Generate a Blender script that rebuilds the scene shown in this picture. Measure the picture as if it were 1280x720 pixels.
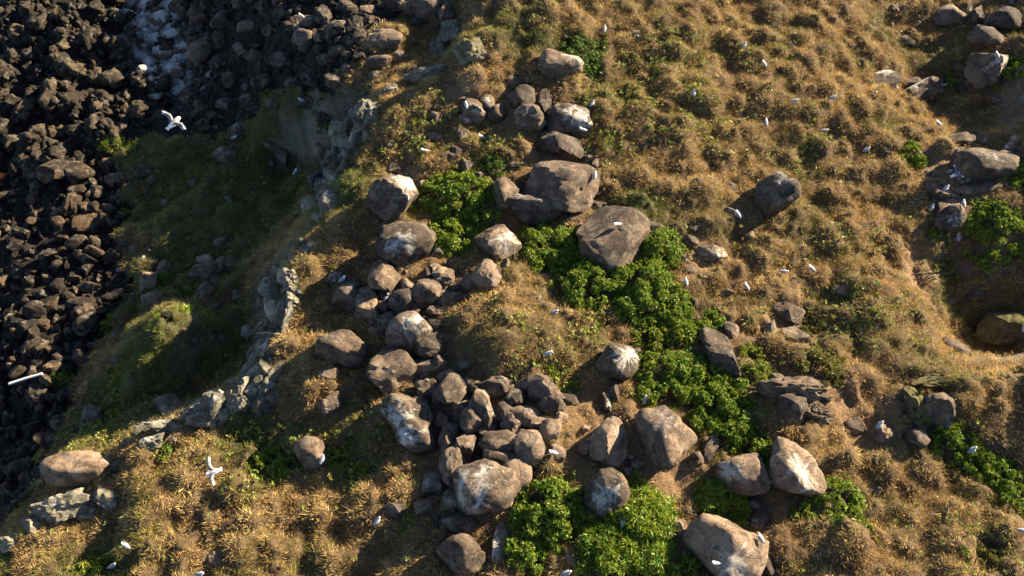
import bpy, bmesh, math, random
import numpy as np

# ------------------------------------------------------------------ camera, sky, sun, exposure
scene = bpy.context.scene
for o in list(bpy.data.objects):
    bpy.data.objects.remove(o)
COL = scene.collection
TILT = math.radians(33.0); DIST = 37.0; HFOV = math.radians(60.0)
CAM = np.array([0.0, -DIST * math.sin(TILT), DIST * math.cos(TILT)])
FWD = np.array([0.0, math.sin(TILT), -math.cos(TILT)])
UPV = np.array([0.0, math.cos(TILT), math.sin(TILT)])
FPX = 640.0 / math.tan(HFOV / 2)
cd = bpy.data.cameras.new("camera"); cam = bpy.data.objects.new("camera", cd); COL.objects.link(cam)
cd.sensor_width = 36.0; cd.angle = HFOV; cd.clip_start = 0.5; cd.clip_end = 3000.0
cam.location = CAM; cam.rotation_euler = (TILT, 0, 0)
scene.camera = cam

SUN_EL = math.radians(21.5); SUN_AZ = math.radians(58.0)          # azimuth clockwise from +Y
SUNV = np.array([math.sin(SUN_AZ) * math.cos(SUN_EL), math.cos(SUN_AZ) * math.cos(SUN_EL), math.sin(SUN_EL)])
world = bpy.data.worlds.new("World"); scene.world = world; world.use_nodes = True
wn = world.node_tree.nodes; wl = world.node_tree.links
sky = wn.new("ShaderNodeTexSky"); sky.sky_type = 'NISHITA'; sky.sun_disc = False
sky.sun_elevation = SUN_EL; sky.sun_rotation = SUN_AZ; sky.air_density = 0.7; sky.dust_density = 0.2
wl.new(sky.outputs[0], wn["Background"].inputs[0]); wn["Background"].inputs[1].default_value = 0.05
sd = bpy.data.lights.new("sun", 'SUN'); so = bpy.data.objects.new("sun", sd); COL.objects.link(so)
sd.energy = 5.0; sd.angle = math.radians(0.5); sd.color = (1.0, 0.83, 0.57)
from mathutils import Vector, Matrix, Euler
so.rotation_euler = Vector(SUNV).to_track_quat('Z', 'Y').to_euler()
so.location = (40, 40, 40)
scene.view_settings.view_transform = 'Standard'; scene.view_settings.look = 'None'
scene.view_settings.gamma = 1.0; scene.view_settings.exposure = 2.3
scene.render.engine = 'CYCLES'

random.seed(7); RNG = np.random.default_rng(7)

# ------------------------------------------------------------------ noise
PERM = np.random.default_rng(3).permutation(256)
PERM = np.concatenate([PERM, PERM, PERM])
_ga = np.random.default_rng(4).uniform(0, 2 * math.pi, 256)
GX, GY = np.cos(_ga), np.sin(_ga)
_g3 = np.random.default_rng(5).normal(size=(256, 3)); _g3 /= np.linalg.norm(_g3, axis=1)[:, None]

def perlin2(x, y, seed=0):
    x = np.asarray(x, float) + seed * 17.31; y = np.asarray(y, float) + seed * 9.77
    xi = np.floor(x).astype(int); yi = np.floor(y).astype(int)
    xf = x - xi; yf = y - yi; xi &= 255; yi &= 255
    u = xf * xf * xf * (xf * (xf * 6 - 15) + 10); v = yf * yf * yf * (yf * (yf * 6 - 15) + 10)
    def g(dx, dy):
        h = PERM[PERM[xi + dx] + yi + dy]
        return GX[h] * (xf - dx) + GY[h] * (yf - dy)
    a = g(0, 0) * (1 - u) + g(1, 0) * u; b = g(0, 1) * (1 - u) + g(1, 1) * u
    return (a * (1 - v) + b * v) * 1.5

def fbm2(x, y, freq, octs=4, seed=0):
    s = 0; a = 1.0; t = 0
    for k in range(octs):
        s = s + a * perlin2(np.asarray(x) * freq, np.asarray(y) * freq, seed + k * 3.1); t += a; a *= 0.5; freq *= 2.03
    return s / t * 1.5

def perlin3(p, seed=0):
    p = p + np.array([seed * 13.7, seed * 5.3, seed * 7.9])
    i = np.floor(p).astype(int); f = p - i; i &= 255
    w = f * f * f * (f * (f * 6 - 15) + 10)
    r = 0
    for dx in (0, 1):
        for dy in (0, 1):
            for dz in (0, 1):
                h = PERM[PERM[PERM[i[:, 0] + dx] + i[:, 1] + dy] + i[:, 2] + dz]
                d = f - np.array([dx, dy, dz])
                wt = (w[:, 0] if dx else 1 - w[:, 0]) * (w[:, 1] if dy else 1 - w[:, 1]) * (w[:, 2] if dz else 1 - w[:, 2])
                r = r + wt * np.einsum('ij,ij->i', _g3[h], d)
    return r * 1.5

def fbm3(p, freq, octs=4, seed=0):
    s = 0; a = 1.0
    for k in range(octs):
        s = s + a * perlin3(p * freq, seed + k * 2.3); a *= 0.5; freq *= 2.07
    return s

# ------------------------------------------------------------------ photo pixel -> direction -> place on the ground
def rays(px, py):
    px = np.asarray(px, float); py = np.asarray(py, float)
    a = (px - 640) / FPX; b = (360 - py) / FPX
    return np.stack([a, b * UPV[1] + FWD[1], b * UPV[2] + FWD[2]], -1)

def on_plane(px, py, z):
    d = rays(px, py); t = (z - CAM[2]) / d[..., 2]
    return CAM[0] + d[..., 0] * t, CAM[1] + d[..., 1] * t

# ------------------------------------------------------------------ terrain heights: control points (photo x, photo y, height)
CP = [
 # plateau, right of the ridge
 (640,0,1.7),(700,10,1.5),(620,40,1.4),(660,80,1.0),(760,40,0.9),(900,20,0.4),(1050,20,0.0),(1270,-10,0.0),
 (600,110,0.9),(560,150,0.5),(700,150,0.6),(800,130,0.4),(950,130,0.0),(1100,110,-0.5),(1270,90,-0.4),
 (540,200,0.2),(640,220,0.3),(760,220,0.2),(900,230,0.0),(1040,230,-0.3),(1160,160,-1.2),(1240,150,-1.3),(1330,90,1.6),(1335,160,1.5),(1340,230,.3),  # last points: unseen rise beyond the right edge, added to shade this corner
 (500,300,-0.1),(600,320,-0.1),(700,330,0.1),(820,330,0.1),(940,330,-0.2),(1060,320,-0.2),(1150,300,-0.5),(1250,290,-0.5),
 (480,400,-0.5),(560,400,0.0),(620,400,0.6),(680,410,0.4),(800,430,0.2),(930,430,0.0),(1060,420,0.0),(1170,425,-1.0),(1185,448,-1.9),(1230,452,-2.9),(1275,455,-2.6),(1335,425,1.3),(1335,470,1.2),  # last points: bank out of view, raised so its shadow fills the hollow
 (470,490,-0.8),(560,500,-0.2),(660,500,0.0),(760,510,0.2),(880,500,0.1),(1000,485,0.5),(1080,500,0.6),(1150,478,0.5),(1220,482,0.7),(1280,490,0.7),
 (420,560,-1.1),(520,580,-0.5),(620,600,-0.2),(760,600,0.1),(900,580,0.1),(1040,560,0.4),(1160,560,0.2),(1270,580,0.1),
 (330,590,-1.4),(460,660,-0.8),(600,690,-0.3),(760,700,0.0),(920,690,0.0),(1080,690,0.2),(1270,700,0.0),
 # slope to the bottom left
 (260,600,-1.6),(330,690,-1.1),(220,680,-1.7),(150,690,-2.2),(90,690,-2.7),(60,640,-3.1),(30,720,-3.0),
 (110,620,-2.9),(170,600,-2.5),(210,560,-2.2),(270,540,-1.9),(330,520,-1.7),
 # cliff edge and its foot
 (582,48,1.3),(556,62,-0.8),(540,92,0.1),(500,112,0.1),(470,124,0.2),(447,165,-3.2),(480,170,-0.1),(440,205,-1.4),(408,232,-4.6),
 (430,270,-1.0),(385,312,-0.8),(355,350,-0.9),(348,385,-0.9),(326,352,-4.6),(318,400,-4.7),(440,340,-0.6),(400,400,-0.9),(345,440,-1.1),(314,440,-4.7),
 (330,490,-1.3),(296,468,-4.6),(270,512,-1.8),(236,492,-4.8),(200,530,-2.5),(170,512,-5.1),(130,560,-3.4),(92,560,-5.6),(60,600,-3.8),(28,603,-6.2),(0,690,-4.2),(372,275,-4.7),
 # slope under the cliff
 (300,330,-5.7),(270,280,-6.2),(340,250,-5.6),(370,200,-5.5),(262,390,-5.5),(220,320,-6.6),(226,392,-3.4),(204,428,-3.6),(172,472,-4.2),(240,230,-6.5),(300,200,-5.9),(170,205,-6.5),(185,300,-6.9),
 (150,360,-6.9),(140,440,-6.6),(110,500,-6.7),
 # gully and shore
 (530,20,-.6),(480,50,-0.6),(440,30,-1.0),(440,80,-0.9),(410,70,-1.5),(405,130,-2.2),(380,100,-2.6),(340,60,-3.4),(340,110,-3.9),(370,160,-4.4),(300,130,-5.2),(250,60,-5.9),(240,150,-6.0),
 (500,-40,-.6),(380,-50,-1.6),(300,-60,-2.4),(440,-60,-.8),(180,40,-6.6),(100,60,-6.2),(30,60,-6.1),(0,0,-6.2),(120,150,-6.3),(40,170,-6.5),(90,230,-6.8),(20,280,-7.3),  # first points: unseen high ground above the gully, added to cast shade down-left
 (80,330,-6.8),(20,400,-7.5),(70,450,-6.9),(20,500,-7.6),(50,560,-6.9),(0,600,-7.5),(-60,300,-7.8),(-60,550,-7.9),(-60,60,-7.0),(200,-80,-5.6),(0,-80,-6.5),
]
cp = np.array(CP, float)
cx, cy = on_plane(cp[:, 0], cp[:, 1], cp[:, 2]); cz = cp[:, 2]
ex = np.array([[34,20,-.2],[34,0,-.3],[34,-18,-.2],[15,30,-.2],[0,32,1.2],[-14,34,-2.5],[-34,34,-7.4],[-42,10,-8.8],[-42,-10,-8.8],[-34,-24,-7.5],[-18,-24,-2.6],[0,-24,-.3],[16,-24,0]])
cx = np.concatenate([cx, ex[:, 0]]); cy = np.concatenate([cy, ex[:, 1]]); cz = np.concatenate([cz, ex[:, 2]])
def tps_k(r2): return 0.5 * r2 * np.log(r2 + 1e-9)
N = len(cx)
A = np.zeros((N + 3, N + 3)); r2 = (cx[:, None] - cx) ** 2 + (cy[:, None] - cy) ** 2
A[:N, :N] = tps_k(r2) + np.eye(N) * 0.08
P = np.stack([np.ones(N), cx, cy], 1); A[:N, N:] = P; A[N:, :N] = P.T
W = np.linalg.solve(A, np.concatenate([cz, np.zeros(3)]))

def axis(lo, hi, step, far):
    core = np.arange(lo, hi + 1e-6, step); out = []; s = step; x = core[-1]
    while x < far:
        s *= 1.35; x += s; out.append(x)
    inn = []; s = step; x = lo
    while x > -far:
        s *= 1.35; x -= s; inn.append(x)
    return np.array(inn[::-1] + list(core) + out), len(inn), len(core)
STEP = 0.12
X0, X1, Y0, Y1 = -33.0, 29.0, -15.0, 25.0
gx, ix0, nxc = axis(X0, X1, STEP, 320.0); gy, iy0, nyc = axis(Y0, Y1, STEP, 320.0)
XX, YY = np.meshgrid(gx, gy)
cxl = np.clip(XX, -40, 34); cyl = np.clip(YY, -24, 34)
ZZ = W[N] + W[N + 1] * cxl + W[N + 2] * cyl
for k in range(N):
    ZZ += W[k] * tps_k((cxl - cx[k]) ** 2 + (cyl - cy[k]) ** 2)
ZZ = np.clip(ZZ, -9.2, 2.2)
far = np.clip((np.hypot(XX, YY) - 60) / 90, 0, 1); ZZ = ZZ * (1 - far) + far * -12.0

def make_sampler(Z):
    core = Z[iy0:iy0 + nyc, ix0:ix0 + nxc]
    def f(x, y):
        u = np.clip((np.asarray(x) - X0) / STEP, 0, nxc - 1.001); v = np.clip((np.asarray(y) - Y0) / STEP, 0, nyc - 1.001)
        i = u.astype(int); j = v.astype(int); fu = u - i; fv = v - j
        return (core[j, i] * (1 - fu) + core[j, i + 1] * fu) * (1 - fv) + (core[j + 1, i] * (1 - fu) + core[j + 1, i + 1] * fu) * fv
    return f

def hit(px, py, zf, lift=0.0):
    d = rays(px, py); n = len(d)
    lift = np.broadcast_to(np.asarray(lift, float), (n,))
    hi = np.full(n, -12.0); done = np.zeros(n, bool)
    at = lambda z: CAM + d * ((z - CAM[2]) / d[:, 2])[:, None]
    for z in np.arange(4.0, -12.0, -0.25):
        p = at(np.full(n, z)); h = (zf(p[:, 0], p[:, 1]) + lift >= z) & ~done
        hi[h] = z; done |= h
    lo = hi + 0.25
    for _ in range(7):
        m = (lo + hi) / 2; p = at(m); h = zf(p[:, 0], p[:, 1]) + lift >= m
        hi = np.where(h, m, hi); lo = np.where(h, lo, m)
    return at(hi)
def hit1(px, py, zf, lift=0.0):
    return hit(np.array([px]), np.array([py]), zf, lift)[0]
def project(p):
    q = np.asarray(p) - CAM; z = q @ FWD
    return 640 + q[..., 0] / z * FPX, 360 - (q @ UPV) / z * FPX, z

# ---- ground zones (blobs and polygons taken from the photo, turned into places on the ground)
zsm = make_sampler(ZZ)
def in_poly(x, y, poly):
    x = np.asarray(x); c = np.zeros(x.shape, bool); n = len(poly)
    for i in range(n):
        x1, y1 = poly[i]; x2, y2 = poly[(i + 1) % n]
        if y1 == y2: continue
        c ^= ((y1 > y) != (y2 > y)) & (x < (x2 - x1) * (y - y1) / (y2 - y1) + x1)
    return c
SHORE_PX = [(-140,-120),(470,-90),(500,15),(450,62),(410,120),(350,120),(300,155),(250,178),(200,168),(140,192),(160,240),(150,300),(172,350),(135,420),(112,460),(92,510),(62,560),(42,620),(-20,680),(-140,720)]
SHORE = [tuple(p[:2]) for p in hit(np.array([p[0] for p in SHORE_PX], float), np.array([p[1] for p in SHORE_PX], float), zsm)]
WX = XX + fbm2(XX, YY, 0.5, 3, 5) * 0.8; WY = YY + fbm2(XX, YY, 0.5, 3, 8) * 0.8
shore_m = in_poly(WX, WY, SHORE).astype(float)
shore_m[(XX < -26) & (ZZ < -4.5)] = 1

def blobs(lst, zf=zsm, soft=0.5):
    m = np.zeros_like(XX); h = hit(np.array([b[0] for b in lst], float), np.array([b[1] for b in lst], float), zf)
    for (b, p) in zip(lst, h):
        dep = (p - CAM) @ FWD; rx = b[2] * dep / FPX; ry = (b[3] if len(b) > 3 else b[2]) * dep / FPX * 1.1
        d = np.hypot((WX - p[0]) / rx, (WY - p[1]) / ry)
        m = np.maximum(m, np.clip((1 + soft - d) / (2 * soft), 0, 1))
    return m
dirt_m = blobs([(1153,325,22,34),(1055,505,55,30),(1020,480,50,14),(715,505,20,16),(862,312,26,20),(868,345,16,16),(590,525,66,50),(590,570,60,50),(530,370,60,34),(690,180,34,60),(830,590,45,28),
  (1240,450,40,14),(1195,215,50,46),(660,270,60,30),(640,150,26,34),(1150,545,24,16),(905,440,30,36),(990,405,24,34),(930,640,40,40),(760,560,50,40),(540,620,30,20),(580,120,26,24),(500,230,20,40),(1100,540,30,16),(940,265,26,12)])
green_m = blobs([(230,215,70,40),(300,260,90,60),(340,210,50,70),(250,330,70,60),(260,420,70,50),(190,430,60,70),(150,490,40,50),(170,190,34,20),(200,260,50,34),(150,540,50,30),(340,575,40,30),(300,550,30,20),
  (120,708,44,20),(430,575,50,24),(380,150,40,60),(560,30,24,14),(660,55,60,18),(430,250,40,50),(10,700,16,30),(640,20,30,14),(800,270,30,30)], soft=0.7)
herb_m = blobs([(800,95,60,40),(860,130,50,30),(780,140,40,30),(860,170,60,30),(760,180,30,20),(720,480,30,16),(720,420,60,30),(760,400,40,20),(690,470,40,20),(990,395,30,30),(940,520,20,20),
  (1210,310,40,30),(1060,310,40,20),(340,570,50,30),(420,570,50,20),(300,600,30,20),(130,540,50,40),(210,570,20,20),(1090,400,50,30),(1000,190,60,20),(520,160,30,40),(600,190,40,20),(900,60,60,20),(1230,690,40,30)], soft=0.8)
lava_m = blobs([(40,60,70,90),(110,110,90,90),(60,160,80,60),(120,40,60,50),(190,110,30,40)], soft=0.4)
white_m = blobs([(195,30,36,40),(208,75,38,40),(180,8,24,24),(228,100,32,28)], soft=0.6)
rug = np.clip(shore_m, 0, 1)
ZZ += fbm2(XX, YY, 0.16, 3, 14) * 0.45 + fbm2(XX, YY, 0.4, 4, 11) * 0.26 + fbm2(XX, YY, 1.3, 3, 12) * 0.07
ridged = 1 - np.abs(fbm2(XX, YY, 0.9, 4, 21)) * 2
ZZ += rug * (ridged * 0.25 - 0.3) + lava_m * np.clip(fbm2(XX, YY, 0.45, 4, 31), -.5, 1) * 1.7
slope = np.hypot(*np.gradient(ZZ, gy, gx))
zbase = make_sampler(ZZ)

# ------------------------------------------------------------------ materials
def newmat(name):
    m = bpy.data.materials.new(name); m.use_nodes = True
    nt = m.node_tree; return m, nt, nt.nodes, nt.links, nt.nodes["Principled BSDF"]
def nd(nodes, typ, **kw):
    n = nodes.new(typ)
    for k, v in kw.items(): setattr(n, k, v)
    return n
def ramp(nodes, links, src, stops, interp='LINEAR'):
    r = nodes.new("ShaderNodeValToRGB"); r.color_ramp.interpolation = interp
    el = r.color_ramp.elements
    while len(el) < len(stops): el.new(0.5)
    for e, (p, c) in zip(el, stops):
        e.position = p; e.color = (c[0], c[1], c[2], 1) if not isinstance(c, (int, float)) else (c, c, c, 1)
    links.new(src, r.inputs[0]); return r.outputs[0]
def mix(nodes, links, fac, a, b, blend='MIX'):
    n = nodes.new("ShaderNodeMix"); n.data_type = 'RGBA'; n.blend_type = blend
    for s, v in ((n.inputs[0], fac), (n.inputs[6], a), (n.inputs[7], b)):
        if hasattr(v, 'is_linked') or hasattr(v, 'links'): links.new(v, s)
        elif isinstance(v, (int, float)): s.default_value = v
        else: s.default_value = (*v, 1)
    return n.outputs[2]
def math_(nodes, links, op, a, b=None, clamp=False):
    n = nodes.new("ShaderNodeMath"); n.operation = op; n.use_clamp = clamp
    for i, v in enumerate((a, b)):
        if v is None: continue
        if isinstance(v, (int, float)): n.inputs[i].default_value = v
        else: links.new(v, n.inputs[i])
    return n.outputs[0]
def noise(nodes, links, vec, scale, detail=6, rough=0.6, dist=0.0):
    n = nodes.new("ShaderNodeTexNoise"); n.inputs["Scale"].default_value = scale; n.inputs["Detail"].default_value = detail
    n.inputs["Roughness"].default_value = rough; n.inputs["Distortion"].default_value = dist
    if vec is not None: links.new(vec, n.inputs["Vector"])
    return n.outputs["Fac"]

def rock_material(name, dark, mid, light, pale_top, guano_col=(0.62, 0.61, 0.58), rough=0.85, bump=0.5):
    m, nt, n, l, b = newmat(name)
    geo = n.new("ShaderNodeNewGeometry"); pos = geo.outputs["Position"]
    info = n.new("ShaderNodeObjectInfo"); rnd = info.outputs["Random"]
    n1 = noise(n, l, pos, 1.6, 8, 0.62, 0.4); n2 = noise(n, l, pos, 7.0, 8, 0.7); n3 = noise(n, l, pos, 28.0, 6, 0.7)
    s = math_(n, l, 'ADD', math_(n, l, 'MULTIPLY', n1, 0.72), math_(n, l, 'MULTIPLY', n2, 0.28))
    s = math_(n, l, 'ADD', s, math_(n, l, 'MULTIPLY', math_(n, l, 'SUBTRACT', rnd, 0.5), 0.16))
    base = ramp(n, l, s, [(0.36, dark), (0.5, mid), (0.62, light)])
    tone = nd(n, "ShaderNodeAttribute", attribute_type='OBJECT', attribute_name="tone")
    base = mix(n, l, tone.outputs["Fac"], mix(n, l, 1.0, base, (.52, .53, .56), 'MULTIPLY'), mix(n, l, 1.0, base, pale_top, 'MULTIPLY'))
    # lichen patches and cracks
    lich = ramp(n, l, math_(n, l, 'ADD', math_(n, l, 'MULTIPLY', noise(n, l, pos, 2.6, 3, 0.5, 0.8), .75), math_(n, l, 'MULTIPLY', n3, 0.25)), [(0.54, 0.0), (0.62, 1.0)])
    base = mix(n, l, math_(n, l, 'MULTIPLY', lich, 0.35), base, (0.27, 0.24, 0.20))
    nz3 = n.new("ShaderNodeTexNoise"); nz3.inputs["Scale"].default_value = 1.7; nz3.inputs["Detail"].default_value = 4; l.new(pos, nz3.inputs["Vector"])
    wv = n.new("ShaderNodeVectorMath"); wv.operation = 'MULTIPLY_ADD'; wv.inputs[1].default_value = (.55, .55, .55); l.new(nz3.outputs["Color"], wv.inputs[0]); l.new(pos, wv.inputs[2])
    vor = n.new("ShaderNodeTexVoronoi"); vor.feature = 'DISTANCE_TO_EDGE'; vor.inputs["Scale"].default_value = 1.15; l.new(wv.outputs[0], vor.inputs["Vector"])
    crack = ramp(n, l, vor.outputs["Distance"], [(0.0, 0.0), (0.016, 1.0)])
    base = mix(n, l, 1.0, base, mix(n, l, crack, (.6, .58, .56), (1, 1, 1)), 'MULTIPLY')
    sep = n.new("ShaderNodeSeparateXYZ"); l.new(geo.outputs["Normal"], sep.inputs[0]); nz = sep.outputs["Z"]
    # guano: streaks that run down from where birds sit
    gu = nd(n, "ShaderNodeAttribute", attribute_type='OBJECT', attribute_name="guano")
    tc = n.new("ShaderNodeTexCoord")
    wn_ = n.new("ShaderNodeTexWhiteNoise"); wn_.noise_dimensions = '1D'; l.new(rnd, wn_.inputs["W"])
    pm = n.new("ShaderNodeVectorMath"); pm.operation = 'MULTIPLY_ADD'; l.new(wn_.outputs["Color"], pm.inputs[0]); pm.inputs[1].default_value = (-1.0, -1.0, -.3); pm.inputs[2].default_value = (.5, .5, -.45)
    dv = n.new("ShaderNodeVectorMath"); dv.operation = 'ADD'; l.new(tc.outputs["Object"], dv.inputs[0]); l.new(pm.outputs[0], dv.inputs[1])
    ln = n.new("ShaderNodeVectorMath"); ln.operation = 'LENGTH'; l.new(dv.outputs[0], ln.inputs[0]); rad_ = ln.outputs["Value"]
    flat = n.new("ShaderNodeVectorMath"); flat.operation = 'MULTIPLY'; l.new(dv.outputs[0], flat.inputs[0]); flat.inputs[1].default_value = (1, 1, .25)
    nrm = n.new("ShaderNodeVectorMath"); nrm.operation = 'NORMALIZE'; l.new(flat.outputs[0], nrm.inputs[0])
    sc3 = n.new("ShaderNodeVectorMath"); sc3.operation = 'SCALE'; l.new(nrm.outputs[0], sc3.inputs[0]); sc3.inputs["Scale"].default_value = 3.4
    cmb = n.new("ShaderNodeCombineXYZ"); l.new(math_(n, l, 'MULTIPLY', rnd, 40.0), cmb.inputs[0]); l.new(math_(n, l, 'MULTIPLY', rad_, 1.3), cmb.inputs[2])
    ad = n.new("ShaderNodeVectorMath"); ad.operation = 'ADD'; l.new(sc3.outputs[0], ad.inputs[0]); l.new(cmb.outputs[0], ad.inputs[1])
    g1 = noise(n, l, ad.outputs[0], 1.0, 4, 0.6, 0.2)
    ad2 = n.new("ShaderNodeVectorMath"); ad2.operation = 'ADD'; l.new(tc.outputs["Object"], ad2.inputs[0]); l.new(cmb.outputs[0], ad2.inputs[1])
    g2 = noise(n, l, ad2.outputs[0], 2.3, 5, 0.62, 0.7)
    g1 = mix(n, l, ramp(n, l, wn_.outputs["Value"], [(0.1, 0.25), (0.9, 0.85)]), g1, g2)
    gs = math_(n, l, 'ADD', math_(n, l, 'MULTIPLY', g1, 0.85), math_(n, l, 'MULTIPLY', math_(n, l, 'SUBTRACT', 0.5, rad_), 0.26))
    gs = math_(n, l, 'ADD', gs, math_(n, l, 'MULTIPLY', n2, 0.2))
    gs = math_(n, l, 'ADD', gs, math_(n, l, 'MULTIPLY', math_(n, l, 'SUBTRACT', gu.outputs["Fac"], 0.6), 0.16))
    gm = ramp(n, l, gs, [(0.525, 0.0), (0.66, 1.0)])
    gm = math_(n, l, 'MULTIPLY', gm, math_(n, l, 'MULTIPLY', gu.outputs["Fac"], 1.6, True))
    gm = math_(n, l, 'MULTIPLY', gm, ramp(n, l, n3, [(0.36, 0.55), (0.55, 1.0)]))
    base = mix(n, l, math_(n, l, 'MULTIPLY', gm, 0.85), base, guano_col)
    # moss
    mo = nd(n, "ShaderNodeAttribute", attribute_type='OBJECT', attribute_name="moss")
    mm = ramp(n, l, math_(n, l, 'ADD', math_(n, l, 'MULTIPLY', n2, 0.8), math_(n, l, 'MULTIPLY', nz, 0.45)), [(0.62, 0.0), (0.8, 1.0)])
    mm = math_(n, l, 'MULTIPLY', mm, mo.outputs["Fac"])
    base = mix(n, l, mm, base, mix(n, l, n3, (0.06, 0.055, 0.015), (0.17, 0.15, 0.045)))
    l.new(base, b.inputs["Base Color"]); b.inputs["Roughness"].default_value = rough
    b.inputs["Specular IOR Level"].default_value = 0.25
    hgt = math_(n, l, 'ADD', math_(n, l, 'ADD', math_(n, l, 'MULTIPLY', n2, 0.7), math_(n, l, 'MULTIPLY', n3, 0.25)), math_(n, l, 'MULTIPLY', crack, 0.3))
    bp = n.new("ShaderNodeBump"); bp.inputs["Strength"].default_value = bump; bp.inputs["Distance"].default_value = 0.2
    l.new(hgt, bp.inputs["Height"]); l.new(bp.outputs[0], b.inputs["Normal"])
    return m
M_ROCK = rock_material("weathered_boulder", (0.040, 0.033, 0.028), (0.115, 0.086, 0.066), (0.25, 0.188, 0.14), (1.6, 1.46, 1.3), bump=0.9)
M_CRAG = rock_material("grey_cliff_rock", (0.05, 0.048, 0.042), (0.14, 0.13, 0.108), (0.26, 0.24, 0.195), (1.5, 1.45, 1.3), bump=0.8)
M_SHORE = rock_material("dark_basalt", (0.005, 0.005, 0.005), (0.018, 0.0145, 0.012), (0.062, 0.045, 0.031), (2.2, 1.85, 1.5), bump=0.7)
M_LAVA = rock_material("rough_lava", (0.006, 0.006, 0.006), (0.030, 0.024, 0.019), (0.085, 0.065, 0.045), (1.5, 1.4, 1.2), bump=1.0)

def attr_mat(name, rough=0.8, transl=0.0, bump=0.0, vary=None):
    m, nt, n, l, b = newmat(name)
    at = nd(n, "ShaderNodeAttribute", attribute_name="tint")
    c = at.outputs["Color"]
    if vary:
        geo = n.new("ShaderNodeNewGeometry")
        f = noise(n, l, geo.outputs["Position"], vary, 8, 0.7)
        c = mix(n, l, 1.0, c, ramp(n, l, f, [(0.25, 0.45), (0.75, 1.6)]), 'MULTIPLY')
        if bump:
            bp = n.new("ShaderNodeBump"); bp.inputs["Strength"].default_value = bump; bp.inputs["Distance"].default_value = 0.1
            l.new(f, bp.inputs["Height"]); l.new(bp.outputs[0], b.inputs["Normal"])
    l.new(c, b.inputs["Base Color"]); b.inputs["Roughness"].default_value = rough; b.inputs["Specular IOR Level"].default_value = 0.2
    if transl:
        tr = n.new("ShaderNodeBsdfTranslucent"); l.new(c, tr.inputs[0])
        ms = n.new("ShaderNodeMixShader"); ms.inputs[0].default_value = transl
        l.new(b.outputs[0], ms.inputs[1]); l.new(tr.outputs[0], ms.inputs[2])
        l.new(ms.outputs[0], n["Material Output"].inputs[0])
    return m
M_GROUND = attr_mat("ground_soil", 0.95, 0, 0.9, 6.0)
M_GRASS = attr_mat("dry_grass_blades", 0.7, 0.18)
M_LEAF = attr_mat("shrub_leaves", 0.45, 0.28)
M_LEAF.node_tree.nodes["Principled BSDF"].inputs["Specular IOR Level"].default_value = 0.4
M_FEATHER = attr_mat("gull_feathers", 0.7, 0.0)
def plain(name, col, rough=0.6, var=12.0):
    m, nt, n, l, b = newmat(name)
    tc = n.new("ShaderNodeTexCoord")
    f = noise(n, l, tc.outputs["Object"], var, 6, 0.65)
    l.new(mix(n, l, f, tuple(c * 0.7 for c in col), tuple(min(1, c * 1.2) for c in col)), b.inputs["Base Color"])
    b.inputs["Roughness"].default_value = rough; return m
M_BEAK = plain("gull_beak", (0.45, 0.07, 0.03)); M_LEG = plain("gull_leg", (0.35, 0.08, 0.04)); M_STEM = plain("woody_stem", (0.10, 0.065, 0.04), 0.9)
M_POLE = plain("bleached_pole", (0.55, 0.56, 0.57), 0.6, 3.0); M_ORANGE = plain("orange_plastic", (0.75, 0.2, 0.03), 0.4); M_DEADWOOD = plain("dead_wood", (0.2, 0.16, 0.12), 0.9)
M_ROPE = plain("grey_cord", (0.12, 0.12, 0.12), 0.9)

# ------------------------------------------------------------------ mesh helpers
def np_mesh(name, verts, faces, mat, smooth=True, tint=None):
    me = bpy.data.meshes.new(name); verts = np.asarray(verts, np.float32); faces = np.asarray(faces, np.int32); k = faces.shape[1]
    me.vertices.add(len(verts)); me.vertices.foreach_set("co", verts.ravel())
    me.loops.add(faces.size); me.loops.foreach_set("vertex_index", faces.ravel())
    me.polygons.add(len(faces)); me.polygons.foreach_set("loop_start", np.arange(0, faces.size, k, dtype=np.int32))
    me.polygons.foreach_set("use_smooth", np.full(len(faces), smooth))
    me.update(calc_edges=True)
    if tint is not None:
        a = me.attributes.new("tint", 'FLOAT_COLOR', 'POINT')
        t = np.ones((len(verts), 4), np.float32); t[:, :3] = tint; a.data.foreach_set("color", t.ravel())
    me.materials.append(mat); return me
def link(name, me, loc=(0, 0, 0), rot=(0, 0, 0), scale=(1, 1, 1), parent=None, **props):
    o = bpy.data.objects.new(name, me); COL.objects.link(o)
    o.location = loc; o.rotation_euler = rot; o.scale = scale
    if parent is not None: o.parent = parent
    for k, v in props.items(): o[k] = v
    return o
_ico = {}
def ico(sub):
    if sub not in _ico:
        bm = bmesh.new(); bmesh.ops.create_icosphere(bm, subdivisions=sub, radius=1.0)
        v = np.array([p.co[:] for p in bm.verts]); f = np.array([[q.index for q in p.verts] for p in bm.faces]); bm.free()
        _ico[sub] = (v, f)
    return _ico[sub]
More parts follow.
